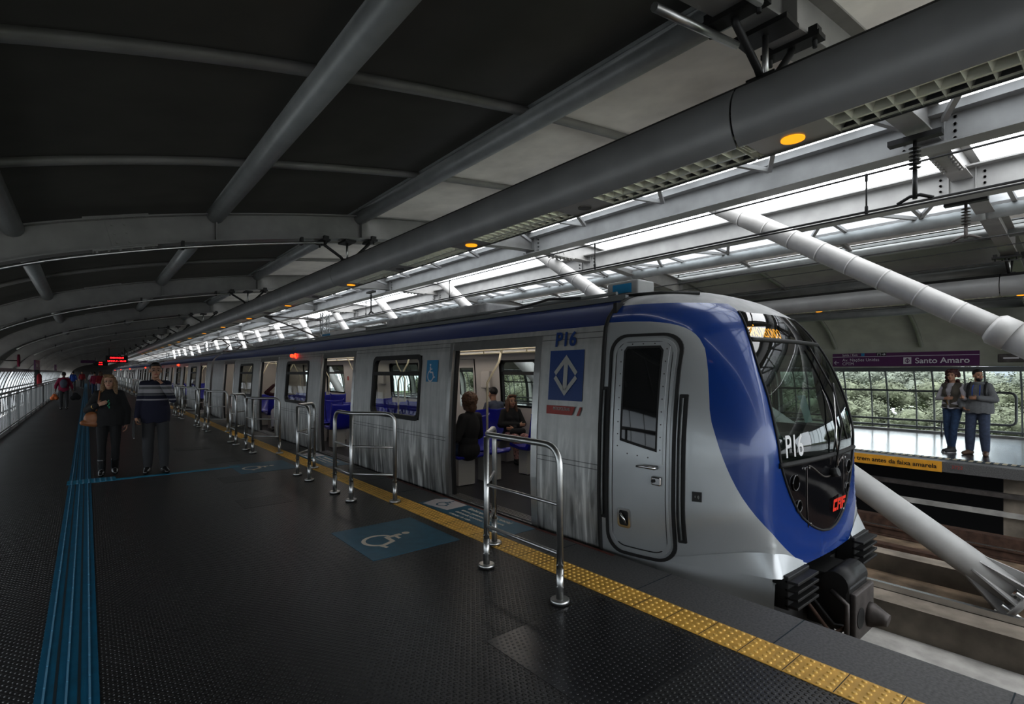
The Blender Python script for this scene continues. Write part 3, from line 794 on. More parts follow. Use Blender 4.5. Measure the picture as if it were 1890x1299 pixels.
insulator(8.5, RU0, 3.74, 3.26, 'pale ribbed insulator hanging from the nearest roof rib beyond the skylight', 'dirtsteel')
insulator(6.15, RU0 + RSP * 2, 3.85, 3.25, 'dark ribbed insulator hanging from the third roof rib', 'black')
def mast(u, lab):
    t = thing('catenary_mast', lab, 'mast', (6.9, u, 2))
    m = MB()
    for a in (-.12, .12):
        for b in (-.12, .12): m.bar(W(u + a, 6.9 + b, -1.2), W(u + a, 6.9 + b, 3.8), .035, .035)
    for i in range(20):
        z = -1.2 + i * .25; s_ = .12 if i % 2 else -.12
        for b in (-.12, .12): m.bar(W(u + s_, 6.9 + b, z), W(u - s_, 6.9 + b, z + .25), .018, .018); m.bar(W(u + b, 6.9 + s_, z), W(u + b, 6.9 - s_, z + .25), .018, .018)
    m.build('lattice', M_['mull'], t)
    MB().path([W(u, 6.8, 3.55), W(u, 4.7, 3.58)], .025, 8).build('arm', M_['dirtsteel'], t)
    MB().path([W(u, 6.8, 2.85), W(u, 5.9, 3.2), W(u, 4.8, 3.56)], .03, 8).build('arm', M_['dirtsteel'], t)
    MB().path([W(u, 5.9, 3.2), W(u, 5.2, 3.1), W(u, 4.9, 3.05)], .018, 8).build('arm', M_['dirtsteel'], t)
    m = MB()
    for i in range(5): m.path([W(u, 6.72 - i * .04, 3.55), W(u, 6.70 - i * .04, 3.55)], [.05, .02], 10)
    m.build('insulator', M_['dirtsteel'], t)
for i, u in enumerate((19.4, 44., 68.)): mast(u, 'lattice overhead line mast behind the train roof, %s from the near end' % ordn(i))
# ---------------------------------------------------------------- glazed walls and outside
def glaz(n, side, u0, u1, mat):
    A = [(v, z) for v, z in ARC if -.05 <= z <= 1.72 and (v - VC0) * side > 0]
    m = MB(); m.loft([[W(u0, v, z) for v, z in A], [W(u1, v, z) for v, z in A]], True)
    w = struct('window_%d' % n, m, mat)
    m = MB(); q = u0; i = 0
    while q < u1 - .2:
        m.path([W(q, v, z) for v, z in A], .024, 4); i += 1
        if side > 0: m.path([W(q + .38, v, z) for v, z in A], .02, 4)
        q += 1.025
    for z in ((.12, 1.68) if side > 0 else (.12, 1.0, 1.68)):
        v = float(np.interp(z, *zip(*sorted((b, a) for a, b in A)))); m.bar(W(u0, v, z), W(u1, v, z), .05, .06 if z < 1.5 else .12)
    m.build('mullion', M_['mull'] if side > 0 else M_['paint'], w)
n = 3
for k in range(-1, 8):
    glaz(n, 1, RU0 + RSP * k, RU0 + RSP * (k + 1), M_['outglass']); n += 1
for k in range(-1, 12):
    glaz(n, -1, RU0 + RSP * k, RU0 + RSP * (k + 1), M_['frostl']); n += 1
# the far end of the station
struct('wall_end', MB().box((VC0, UE + .2, 1.5), (22, .3, 7)), M_['dark'])
struct('baseboard_far', strip(17.2, 17.34, 0, .05), M_['paint']); struct('baseboard_near', strip(-1.72, -1.60, 0, .10), M_['paint2'])
struct('ground_outside', MB().box((75, 40, -8.2), (115, 400, .4)), M_['grass'])
struct('ground_outside_near', MB().box((-60, 40, -8.2), (110, 400, .4)), M_['concrete2'])
# ================================================================ THE TRAIN
TV = 5.05; CL = 19.1; CP = 19.5; SEAM = 3.13
WT = [(-.25, 1.37), (0, 1.40), (.5, 1.42), (1.0, 1.41), (1.6, 1.37), (2.0, 1.33), (2.1, 1.29), (2.2, 1.2), (2.3, 1.03), (2.38, .75), (2.43, .4), (2.44, .03)]
UF = [(-.25, 1.78), (0, 1.77), (.3, 1.79), (.55, 1.80), (.95, 1.80), (1.3, 1.86), (1.6, 1.96), (1.9, 2.09), (2.14, 2.25), (2.2, 2.33), (2.3, 2.5), (2.38, 2.72), (2.43, 2.95), (2.44, 3.12)]
WF = [(-.25, .95), (0, .95), (.3, .94), (.55, .92), (.95, .91), (1.6, .86), (1.9, .74), (2.14, .58), (2.2, .55), (2.3, .5), (2.38, .42), (2.43, .3), (2.44, .02)]
def smt(T):
    """monotone-ish cubic through the table"""
    X = [t[0] for t in T]; Y = [t[1] for t in T]
    def f(x):
        if x <= X[0]: return Y[0]
        if x >= X[-1]: return Y[-1]
        i = max(j for j in range(len(X) - 1) if X[j] <= x)
        h = X[i + 1] - X[i]; t = (x - X[i]) / h
        def sl(j):
            if j == 0: return (Y[1] - Y[0]) / (X[1] - X[0])
            if j == len(X) - 1: return (Y[-1] - Y[-2]) / (X[-1] - X[-2])
            a = (Y[j] - Y[j - 1]) / (X[j] - X[j - 1]); b = (Y[j + 1] - Y[j]) / (X[j + 1] - X[j])
            return 0 if a * b <= 0 else 2 * a * b / (a + b)
        m0, m1 = sl(i) * h, sl(i + 1) * h
        return (2 * t**3 - 3 * t * t + 1) * Y[i] + (t**3 - 2 * t * t + t) * m0 + (3 * t * t - 2 * t**3) * Y[i + 1] + (t**3 - t * t) * m1
    return f
fW, fU, fF = smt(WT), smt(UF), smt(WF)
def nose(s, z):
    Wd = fW(z); uF = fU(z); wF = fF(z); uc = uF - .07
    if s <= 1:
        P0 = (SEAM, -Wd); P3 = (uF, -wF); P1 = (SEAM - .55 * (SEAM - uF), -Wd)
        a = (P3[0] + .3 * (P0[0] - P3[0]), P3[1] + .3 * (P0[1] - P3[1])); b = (uF + .09, -(wF + .5 * (Wd - wF)))
        t = min(max(z / .45, 0), 1); P2 = (a[0] * (1 - t) + b[0] * t, a[1] * (1 - t) + b[1] * t)
        k = ((1 - s)**3, 3 * (1 - s)**2 * s, 3 * (1 - s) * s * s, s**3)
        return sum(k[i] * p[0] for i, p in enumerate((P0, P1, P2, P3))), sum(k[i] * p[1] for i, p in enumerate((P0, P1, P2, P3)))
    w = -wF * (2 - s)
    return uc + (uF - uc) * (w / wF)**2, w
def side_w(u, z):
    """lateral position of the near skin at station u (u counted from the nose) and height z"""
    if u >= SEAM: return -fW(z)
    lo, hi = 0., 1.
    for _ in range(30):
        mid = (lo + hi) / 2
        if nose(mid, z)[0] > u: lo = mid
        else: hi = mid
    return nose(lo, z)[1]
def T_(u, w, z): return Vec((TV + w, u, z))
DOORS = [1.74, 6.57, 11.4, 16.23]; WINS = [4.155, 8.985, 13.815]; DW = .8; DH = 1.88; WW = .80; WZ0, WZ1 = .92, 1.84
def car_body(root, u0, ends=True):
    """one passenger car, its body from u0 to u0 + CL"""
    us = sorted(set([0, CL] + [d + s * DW for d in DOORS for s in (-1, 1)] + [w + s * WW for w in WINS for s in (-1, 1)]))
    zs = [-.25, 0, .25, .5, .75, WZ0, 1.2, 1.5, WZ1, DH, 2.04]
    for sd in (-1, 1):
        m = MB()
        for i in range(len(us) - 1):
            a, b = us[i], us[i + 1]; c = (a + b) / 2
            for j in range(len(zs) - 1):
                p, q = zs[j], zs[j + 1]; e = (p + q) / 2
                if any(abs(c - d) < DW for d in DOORS) and 0 < e < DH: continue
                if any(abs(c - d) < WW for d in WINS) and WZ0 < e < WZ1: continue
                m.add([T_(u0 + a, sd * fW(p), p), T_(u0 + b, sd * fW(p), p), T_(u0 + b, sd * fW(q), q), T_(u0 + a, sd * fW(q), q)], [(0, 1, 2, 3)], True)
                k = .07
                m.add([T_(u0 + a, sd * (fW(p) - k), p), T_(u0 + b, sd * (fW(p) - k), p), T_(u0 + b, sd * (fW(q) - k), q), T_(u0 + a, sd * (fW(q) - k), q)], [(0, 1, 2, 3)], True)
                m.mi[-1] = 1
        m.build('side_panel', [M_['steelside'], M_['inwall']], root)
        zb = [2.04, 2.1, 2.15, 2.2, 2.25, 2.3]
        m = MB(); m.loft([[T_(u0, sd * fW(z), z) for z in zb], [T_(u0 + CL, sd * fW(z), z) for z in zb]]); m.build('cantrail', M_['band'], root)
    zr = [2.3, 2.34, 2.38, 2.41, 2.43, 2.44]
    P = [(-fW(z), z) for z in zr] + [(fW(z), z) for z in zr[::-1]]
    m = MB(); m.loft([[T_(u0, w, z) for w, z in P], [T_(u0 + CL, w, z) for w, z in P]]); m.build('roof', M_['roofgrey'], root)
    m = MB()
    for sd in (-1, 1): m.box((TV + sd * 1.02, u0 + CL / 2, 2.325), (.05, CL, .05))
    m.build('roof_gutter', M_['mull'], root)
    MB().box((TV, u0 + CL / 2, -.06), (2.72, CL, .1)).build('car_floor', M_['infloor'], root)
    MB().box((TV, u0 + CL / 2, -.55), (2.2, CL - 1, .8)).build('underframe', M_['dark'], root)
    m = MB(); m.box((TV, u0 + CL / 2, 2.16), (2.2, CL, .04)); m.box((TV - 1.08, u0 + CL / 2, 2.03), (.26, CL, .16)); m.box((TV + 1.08, u0 + CL / 2, 2.03), (.26, CL, .16)); m.build('car_ceiling', M_['inceil'], root)
    for sd in (-1, 1):
        MB().box((TV + sd * .55, u0 + CL / 2, 2.13), (.16, CL - 1, .03)).build('ceiling_light', M_['light'], root)
    for e in (0.03, CL - .03):
        m = MB()
        P = [(-fW(z), z) for z in (-.25, .5, 1., 1.6, 2.04, 2.2, 2.3, 2.38)]; P = P + [(-w, z) for w, z in P[::-1]]
        m.poly([T_(u0 + e, w, z) for w, z in P]); m.build('end_wall', M_['inwall'], root)
    for d in DOORS:
        for sd in (-1, 1):
            c = u0 + d; o = .012
            f = lambda u, z, h: T_(u, sd * (fW(z) + h), z)
            # raised metal frame round the opening
            m = MB(); b = .085
            out = [(c - DW - b, -.16), (c - DW - b, DH + .10), (c + DW + b, DH + .10), (c + DW + b, -.16)]
            inn = [(c - DW, -.04), (c - DW, DH - .05), (c - DW + .05, DH), (c + DW - .05, DH), (c + DW, DH - .05), (c + DW, -.04)]
            zz = [-.16, 0, .5, 1., 1.6, DH + .1]
            for s_ in (-1, 1):
                x0, x1 = c + s_ * DW, c + s_ * (DW + b)
                m.loft([[f(x0, z, o + .006) for z in zz], [f(x1, z, o) for z in zz]], False); m.loft([[f(x0, z, o + .006) for z in zz], [f(x0, z, -.06) for z in zz]], False); m.loft([[f(x1, z, o) for z in zz], [f(x1, z, -.01) for z in zz]], False)
            m.loft([[f(c - DW - b, z, o) for z in (DH, DH + .1)], [f(c + DW + b, z, o) for z in (DH, DH + .1)]], False); m.loft([[f(c - DW, DH, o), f(c - DW, DH, -.1)], [f(c + DW, DH, o), f(c + DW, DH, -.1)]], False)
            m.build('door_frame', M_['frame'], root)
            m = MB()
            for q in range(4): m.box((TV + sd * (1.375 - q * .035), c, .004 + .0 * q), (.022, 2 * DW, .012))
            m.box((TV + sd * 1.34, c, -.03), (.16, 2 * DW, .05)); m.build('threshold', M_['frame'], root)
            m = MB()
            for s_ in (-1, 1): m.loft([[T_(c + s_ * (DW - .03), sd * (fW(z) - h), z) for z in (0, .5, 1., 1.6, DH)] for h in (.03, .075)], False); m.loft([[T_(c + s_ * (DW - .03), sd * (fW(z) - .03), z) for z in (0, .5, 1., 1.6, DH)], [T_(c + s_ * DW, sd * (fW(z) - .025), z) for z in (0, .5, 1., 1.6, DH)]], False)
            m.build('door_leaf', M_['black'], root)
            if sd > 0:   # doors on the far side stay closed
                for s_ in (-1, 1):
                    a, e = (c, c + s_ * DW); a, e = min(a, e), max(a, e)
                    m = MB(); fr = planar(T_(a, 1.37, 0), (0, 1, 0), (0, 0, 1))
                    lean = lambda x, y, h=0.: T_(a + x, 1.36 - .035 * max(0, y - 1) - h * 0, y)
                    frame2d(m, [(0, 0), (e - a, 0), (e - a, DH), (0, DH)], [(.14, .85), (e - a - .14, .85), (e - a - .14, 1.7), (.14, 1.7)], lean, 0, 0); dl = m.build('door_leaf', M_['inwall'], root)
                    m = MB(); m.poly([lean(x, y) for x, y in ((.14, .85), (e - a - .14, .85), (e - a - .14, 1.7), (.14, 1.7))]); m.build('pane', M_['wglass'], dl)
    for w0 in WINS:
        for sd in (-1, 1):
            c = u0 + w0; pl = lambda x, y, h=0.: T_(c + x, sd * (fW(WZ0 + y) + h), WZ0 + y)
            H = WZ1 - WZ0; m = MB()
            frame2d(m, rrect(-WW - .01, -.02, WW + .01, H + .02, .12), rrect(-WW + .055, .045, WW - .055, H - .045, .09), pl, -.06, .010)
            m.box(tuple(pl(0, .66, -.012)), (.05, 2 * WW - .1, .06)); fr = m.build('window_frame', M_['rubberb'], root)
            m = MB(); m.poly([pl(x, y, -.02) for x, y in rrect(-WW + .05, .04, WW - .05, H - .04, .09)]); m.build('pane', M_['wglass'], fr)
    # roof equipment
    for k, c in enumerate((4.2, 14.2)):
        t = MB(); t.box((TV, u0 + c, 2.50), (1.5, 3.1, .16), None, .03); b = t.build('roof_unit', M_['roofgrey'], root)
        m = MB()
        for i in range(14): m.bar(T_(u0 + c - 1.4 + i * .215, -.7, 2.585), T_(u0 + c - 1.3 + i * .215, .7, 2.585), .05, .02)
        m.build('vent_slat', M_['mull'], b)
    m = MB(); m.add([T_(u0 + a, w, z) for a in (8.0, 10.0) for w, z in ((-.55, 2.42), (-.4, 2.60), (.4, 2.60), (.55, 2.42))], [(0, 1, 2, 3), (7, 6, 5, 4), (0, 4, 5, 1), (1, 5, 6, 2), (2, 6, 7, 3)]); b = m.build('roof_unit', M_['paint2'], root)
    MB().box((TV - .49, u0 + 9.6, 2.5), (.012, .5, .09)).build('unit_label', M_['sticker'], b)
    for c in (6.3, 12.2): MB().box((TV - .5, u0 + c, 2.47), (.3, 1.2, .1)).build('roof_box', M_['mull'], root)
    for sd in (-1, 1): MB().path([T_(u0 + .3, sd * .8, 2.42), T_(u0 + CL - .3, sd * .8, 2.42)], .02, 6).build('roof_conduit', M_['mull'], root)
    # red door lamp above the middle window, its curved reflection shaped as a glowing piece
    for q in (0,):
        w = -fW(2.0) - .03
        m = MB().ell(T_(u0 + 9.4, w, 1.985), (.042, .035, .04)); m.build('lamp_and_reflection', M_['redl'], root)
        m = MB().path([T_(u0 + 9.18, w + .02, 2.03), T_(u0 + 9.2, w, 1.98), T_(u0 + 9.12, w + .015, 1.92)], [.02, .028, .010], 8); m.build('lamp_and_reflection', M_['redl'], root)
    # grab poles, rails and seats
    for c in [d + s_ * 1.05 for d in DOORS for s_ in (-1, 1)]:
        for sd in (-1, 1):
            MB().path([T_(u0 + c, sd * .62, 0), T_(u0 + c, sd * .62, 1.45), T_(u0 + c + (.12 if sd > 0 else -.12), sd * .5, 1.75), T_(u0 + c, sd * .3, 2.12)], .017, 8).build('grab_pole', M_['pole'], root)
    for sd in (-1, 1):
        m = MB().path([T_(u0 + .5, sd * .45, 1.93), T_(u0 + CL - .5, sd * .45, 1.93)], .016, 8)
        for i in range(16): m.tube(T_(u0 + .8 + i * 1.17, sd * .45, 1.93), T_(u0 + .8 + i * 1.17, sd * .38, 2.14), .012, n=6)
        m.build('grab_rail', M_['pole'], root)
    for w0 in WINS:
        for sd in (-1, 1):
            for q, face in ((-1.13, 1), (-.02, -1), (.6, 1)):
                for e in (.40, .88):
                    seat(root, u0 + w0 + q, sd * e, -face if (q < -1 and sd < 0 and e < .5) else face, 'seat', not (w0 == WINS[0] and q < -1 and sd < 0 and e > .5))
    for w0 in WINS:   # cabinets and notices on the inner faces between the doors
        c = u0 + w0 + 1.25
        MB().box((TV + 1.29, c - .05, 1.45), (.1, .3, .36), None, .02).build('wall_cabinet', M_['inwall'], root)
        MB().box((TV + 1.30, c + .02, 1.85), (.02, .5, .12)).build('notice', M_['sticker'], root)
        MB().box((TV + 1.32, u0 + w0 - 1.12, 1.5), (.02, .12, .3)).build('notice', M_['redl' if False else 'red_band'], root)
SEATDATA = {}
def seat(root, u, w, face, name, back=True):
    """moulded plastic seat, its back towards -face"""
    key = (face,)
    m = MB(); g = lambda a, b, z: T_(u + face * a, w + b, z)
    prof = [(.22, .43), (.20, .45), (-.02, .42), (-.16, .43), (-.22, .50), (-.27, .72), (-.30, .90), (-.295, .93), (-.32, .93), (-.325, .90), (-.29, .68), (-.25, .46), (-.2, .39), (0, .385), (.2, .41)]
    if not back: prof = [(.22, .43), (.20, .45), (-.02, .42), (-.20, .43), (-.22, .42), (-.2, .39), (0, .385), (.2, .41)]
    rows = []
    for b, k in ((-.235, .035), (-.21, 0), (0, -.012), (.21, 0), (.235, .035)):
        rows.append([g(a, b, z + (k if a < -.1 and False else k * (1 if z > .43 else .5))) for a, z in prof])
    m.loft(rows, True, True); m.poly(rows[0]); m.poly(rows[-1][::-1])
    o = m.build(name, M_['seat'], root)
    m = MB().box(g(0, 0, .19), (.28, .2, .38)); m.build('seat_base', M_['seatbase'], o)
GLAB = ['lead train car with blue rounded nose, open doors and passengers inside', 'second train car behind the lead car, grey sided with a blue top band', 'third train car, counted from the nose', 'fourth train car, counted from the nose', 'fifth train car, counted from the nose', 'last train car at the far end of the platform']
car = thing('train_car', GLAB[0], 'train car', (TV, SEAM, 0), 'cars of the train'); CAR1 = car
car_body(car, SEAM)
MB().box((TV, SEAM + CL + .2, 1.0), (2.3, .42, 2.3), None, .05).build('gangway', M_['roofgrey'], car)
cars = [car]
for k in range(1, 6):
    c = copy_tree(car); c.location.y = SEAM + CP * k; c['label'] = GLAB[k]; cars.append(c)
# ---------------------------------------------------------------- the nose of the lead car
SB = [(.03, 1.5), (.06, 1.40), (.14, 1.26), (.25, 1.11), (.34, 1.0), (.48, .84), (.66, .72), (.88, .635), (1.04, .595), (1.26, .572), (1.48, .592), (1.66, .615), (1.80, .62), (1.92, .58), (1.98, .52), (2.02, .43), (2.045, .30), (2.058, .12), (2.062, 0.)]
SM = [(.22, 2.), (.235, 1.86), (.28, 1.70), (.34, 1.57), (.40, 1.46), (.58, 1.28), (.78, 1.15), (.92, 1.09), (1.2, 1.06), (1.56, 1.055), (1.88, 1.03), (2.14, 1.0)]
fB, fM = smt(SB), smt(SM)
zrow = sorted(set([round(-.25 + i * .07, 3) for i in range(4)] + [.03, .06, .1, .14, .19, .22, .225, .235, .25, .28, .31, .34, .4, .48, .55, .62, .7, .78, .85, .92, 1.0, 1.1, 1.2, 1.3, 1.4, 1.5, 1.6, 1.7, 1.8, 1.88, 1.92, 1.95, 1.98, 2.0, 2.02, 2.035, 2.045, 2.053, 2.058, 2.062, 2.08, 2.11, 2.14, 2.17, 2.2, 2.225, 2.25, 2.275, 2.3, 2.33, 2.36, 2.385, 2.41, 2.425, 2.435, 2.4399]))
NA, NB, NC = 26, 14, 16
ZG = .86     # windscreen sill
SILV, BLU, GRY, MASK, SCR, DSP, CWN = [MB() for _ in range(7)]
def nrow(z):
    a = min(fB(z), 2.) if z >= .03 else 1.; a = a if z < 2.062 else 0.
    m = fM(z) if .22 <= z <= 2.14 else (2. if z < 1 else 1.)
    a = min(a, m)
    return [a * i / NA for i in range(NA + 1)] + [a + (m - a) * i / NB for i in range(1, NB + 1)] + [m + (2 - m) * i / NC for i in range(1, NC + 1)]
for sd in (1, -1):
    for r in range(len(zrow) - 1):
        z0, z1 = zrow[r], zrow[r + 1]; S0, S1 = nrow(z0), nrow(z1)
        p0 = [nose(s, z0) for s in S0]; p1 = [nose(s, z1) for s in S1]; zm = (z0 + z1) / 2
        for i in range(len(S0) - 1):
            if zm < .03 and i >= NA: continue
            if i < NA:
                B = SILV
                if zm > 2.062: continue
            elif i < NA + NB: B = BLU if zm < 2.23 else GRY
            else:
                if zm > 2.14 or zm < .22: B = GRY if zm > 2.14 else BLU
                else: B = DSP if zm > 1.88 else SCR if zm > ZG else MASK
            q = [T_(p0[i][0], sd * p0[i][1], z0), T_(p0[i + 1][0], sd * p0[i + 1][1], z0), T_(p1[i + 1][0], sd * p1[i + 1][1], z1), T_(p1[i][0], sd * p1[i][1], z1)]
            if sd < 0 and .98 < zm < 1.78 and 7 <= i <= 22: B = CWN
            if sd < 0: q = q[::-1]
            B.add(q, [(0, 1, 2, 3)], True)
CWN.build('cab_window', M_['wglass'], CAR1, True)
SILV.build('nose_side_shell', M_['silver'], CAR1, True)
BLU.build('nose_blue_shell', M_['blue'], CAR1, True)
GRY.build('nose_roof_shell', M_['roofgrey'], CAR1, True)
MASK.build('nose_mask', M_['blackg'], CAR1, True)
scr = SCR.build('windscreen', M_['shield'], CAR1, True)
dsp = DSP.build('destination_window', M_['shield'], CAR1, True)
def front(x, z, out=0.):
    """point on the front skin at lateral x"""
    wF = fF(z); uF = fU(z); uc = uF - .07
    return T_(uc + (uF - uc) * (x / wF)**2 - out, x, z)
# edge seal round the mask, sill bar of the windscreen, bar under the display
zz = [z for z in zrow if .22 <= z <= 2.14]
L_ = [(nose(fM(z), z), z) for z in zz]
P = [T_(p[0] - .004, p[1], z) for p, z in L_]; Pm = [T_(p[0] - .004, -p[1], z) for p, z in L_]
MB().path(P[::-1] + Pm[1:] + [P[-1]], .010, 8).build('mask_seal', M_['rubberb'], CAR1)
def across(z, r, x1, name, mat, par, out=.0, zf=None):
    n = 20; MB().path([front(-x1 + 2 * x1 * i / n, z + (zf(-x1 + 2 * x1 * i / n) if zf else 0), out) for i in range(n + 1)], r, 8).build(name, mat, par)
across(ZG, .022, .84, 'sill_bar', M_['rubberb'], scr)
across(1.88, .02, .72, 'display_bar', M_['rubberb'], dsp)
# seam between nose and body, dark gasket
MB().path([T_(SEAM, w, z) for w, z in [(-fW(z) - .003, z) for z in np.linspace(-.25, 2.38, 30)] + [(fW(z) + .003, z) for z in np.linspace(2.38, -.25, 30)]], .022, 6).build('nose_gasket', M_['rubberb'], CAR1)
# destination display
p = planar(T_(2.36, 0, 1.98), (0, 0, 0) if False else (1, 0, 0), (0, .42, 1))
o = MB(); o.poly([p(-.55, -.07), p(.55, -.07), p(.5, .16), (p(-.5, .16))]); o.build('display_board', M_['black'], dsp)
text('CAPÃO REDONDO', .15, T_(2.335, -.21, 1.95), (1, 0, 0), (0, .42, 1), M_['ledo'], 'lettering', dsp, sx=.56)
# panels and lamps on the mask
for sd in (-1, 1):
    MB().path([front(sd * .42, z, .004) for z in (.31, .5, .7, .80)], .004, 6).build('panel_joint', M_['dirtsteel'], CAR1)
    for x, z, r in ((.60, .70, .062), (.55, .50, .048)):
        c = front(sd * x, z, .0)
        h = MB().path([c + Vec((r * math.cos(a), -.004 + .03 * (r * math.cos(a)) * sd * 0, r * math.sin(a))) for a in [q * PI / 12 for q in range(24)]], .007, 6, closed=True).build('headlamp', M_['blackg'], CAR1)
        MB().path([c + Vec((0, .03, 0)), c + Vec((0, -.0045, 0)), c + Vec((0, -.006, 0))], [r, r, r * .7], 20).build('lens', M_['pitch'], h)
    for x, z in ((.38, .80), (.38, .33), (.46, .80)):
        MB().disc(front(sd * x, z, .0), .012, .012, 10, (0, -1, 0)).build('fastener', M_['chrome'], CAR1)
n = 24
MB().path([front(-.40 + .8 * i / n, .82 - .14 * math.sin(PI * i / n)**1.5, .004) for i in range(n + 1)], .007, 6).build('panel_joint', M_['dirtsteel'], CAR1)
# red builder's mark drawn as slanted bars
pl = planar(front(.06, .36, .014), (1, 0, 0), (.0, 0, 1)); sl = lambda L: [pl((x + .25 * y) * .1, y * .1) for x, y in L]
m = MB()
for L in (((0, 0), (.9, 0), (.9, .28), (.3, .28), (.3, .75), (.9, .75), (.9, 1.05), (0, 1.05)), ((1.0, 0), (1.3, 0), (1.3, 1.05), (1.0, 1.05)), ((1.3, .75), (1.8, .75), (1.8, 1.05), (1.3, 1.05)), ((1.7, 0), (2.0, 0), (2.0, 1.05), (1.7, 1.05)), ((1.2, .42), (1.75, .42), (1.75, .6), (1.2, .6)),
          ((2.1, 0), (2.4, 0), (2.4, 1.05), (2.1, 1.05)), ((2.4, .78), (2.95, .78), (2.95, 1.05), (2.4, 1.05)), ((2.4, .4), (2.85, .4), (2.85, .64), (2.4, .64))):
    m.poly(sl(L))
m.build('front_emblem', M_['caf'], CAR1)
# numbers on the glass and the side
text('P16', .25, front(-.80, .925, .030) , (1, -.105, 0), (0, .06, 1), M_['letter_white'], 'number', CAR1, bold=.003, sx=.74)
def emblem(mb, pl, w, h):
    """two meeting arrows in a diamond, in metal colour"""
    for s in (1, -1):
        q = lambda L: [pl(x * w, s * y * h) for x, y in (L if s > 0 else L[::-1])]
        mb.poly(q([(0, 1), (-.98, .16), (-.80, .0), (0, .68)])); mb.poly(q([(0, 1), (0, .68), (.80, .0), (.98, .16)]))
        mb.poly(q([(-.17, 0), (.17, 0), (.17, .72), (-.17, .72)]))
m = MB(); emblem(m, planar(front(.70, 1.03, .012), (1, .2, 0), (0, .05, 1)), .055, .075); m.build('emblem', M_['letter_white'], CAR1)
sp = lambda u, z, h=.006: T_(u, side_w(u, z) - h, z)
def sidepatch(u0, u1, z0, z1, name, mat, par, h=.006, n=3):
    m = MB(); m.loft([[sp(u0 + (u1 - u0) * i / n, z, h) for i in range(n + 1)] for z in (z0, (z0 + z1) / 2, z1)], True); return m.build(name, mat, par)
b = sidepatch(3.84, 3.37, 1.32, 1.82, 'emblem_panel', M_['letter_blue'], CAR1)
m = MB(); emblem(m, planar(sp(3.605, 1.57, .012), (0, -1, 0), (-.09, 0, -1) if False else (.09, 0, 1)), .165, .205); m.build('emblem', M_['emblem_w'], b)
b = MB(); rp = planar(sp(3.85, 1.18, .010), (0, -1, 0), (.05, 0, 1)); b.poly([rp(0, 0), rp(.36, 0), rp(.40, .085), rp(0, .085)]); b.poly([rp(.42, 0), rp(.455, 0), rp(.485, .085), rp(.46, .085)]); b = b.build('name_band', M_['red_band'], CAR1)
text('METROPOLITANO', .046, rp(.10, .042, .003), (0, -1, 0), (.05, 0, 1), M_['emblem_w'], 'lettering', b, sx=.62)
text('P16', .20, sp(3.78, 1.865, .012), (0, -1, 0), (.15, 0, 1), M_['letter_blue'], 'number', CAR1, bold=.005, sx=.98)
text('P161', .17, sp(12.72, 2.09, .02) + Vec((0, 0, 0)), (0, -1, 0), (.35, 0, 1), M_['mull'], 'number', CAR1, sx=.8)
b = sidepatch(6.33, 6.03, 1.47, 1.77, 'wheelchair_sticker', M_['sticker'], CAR1)
m = MB(); wheelchair(m, planar(sp(6.21, 1.52, .010), (0, -1, 0), (.1, 0, 1)), .235, 0); m.build('wheelchair_symbol', M_['sign_white'], b)
# cab door
def sring(outl, inl, h0, h1, name, mat, par):
    m = MB(); frame2d(m, dens(outl), dens(inl), lambda x, y, h=0.: sp(x, y, h), h0, h1); return m.build(name, mat, par)
def sfill(outl, h, name, mat, par):
    m = MB(); m.poly([sp(x, y, h) for x, y in outl]); return m.build(name, mat, par)
def rr(x0, y0, x1, y1, r): return rrect(x0, y0, x1, y1, r, 8)
def dens(P, k=10): return [(P[i][0] + (P[(i + 1) % len(P)][0] - P[i][0]) * j / k, P[i][1] + (P[(i + 1) % len(P)][1] - P[i][1]) * j / k) for i in range(len(P)) for j in range(k)]
cd = sring(rr(2.405, .0, 3.055, 1.94, .17), rr(2.43, .025, 3.03, 1.915, .155), -.01, .012, 'cab_door_seal', M_['rubberb'], CAR1)
cdr = sring(rr(2.452, .045, 3.008, 1.893, .14), rr(2.475, .07, 2.985, 1.87, .125), -.01, .010, 'cab_door', M_['silver'], CAR1)
sring(rr(2.475, .07, 2.985, 1.87, .125), rr(2.483, .078, 2.977, 1.862, .12), -.01, .004, 'door_groove', M_['rubberb'], cdr)
m = MB()
for i in range(12):
    a, b = 2.483 + .494 * i / 12, 2.483 + .494 * (i + 1) / 12
    m.loft([[sp(a, z, .007), sp(b, z, .007)] for z in np.linspace(.1, 1.82, 12)], True)
m.build('door_skin', M_['silver'], cdr)
wout = [(2.90, 1.0), (2.90, 1.79), (2.87, 1.83), (2.58, 1.83), (2.55, 1.79), (2.55, .93)]
wo2 = [(2.945, .90), (2.945, 1.82), (2.90, 1.865), (2.55, 1.865), (2.505, 1.82), (2.505, .83)]
sring(wo2, wout, .006, .016, 'window_trim', M_['silver'], cdr)
win = [(2.885, 1.02), (2.885, 1.78), (2.865, 1.81), (2.585, 1.81), (2.565, 1.78), (2.565, .955)]
sring(wout, win, .004, .018, 'window_rubber', M_['rubberb'], cdr)
m = MB(); zb_ = lambda u: .93 + (u - 2.55) * .2
m.loft([[sp(u, zb_(u) + t * (1.83 - zb_(u)), .014) for u in np.linspace(2.55, 2.90, 9)] for t in np.linspace(0, 1, 14)], True); m.build('pane', M_['cabpane'], cdr)
m = MB()
for t in np.linspace(0, 1, 9):
    for u in (2.525, 2.925): m.disc(sp(u, .95 + t * .85, .014), .006, .004, 8, (-1, 0, 0))
for t in (.25, .5, .75):
    for z in (1.848, .9): m.disc(sp(2.53 + t * .39, z - (.03 * (1 - t) if z < 1 else 0), .014), .006, .004, 8, (-1, 0, 0))
m.build('screw', M_['dirtsteel'], cdr)['kind'] = 'stuff'
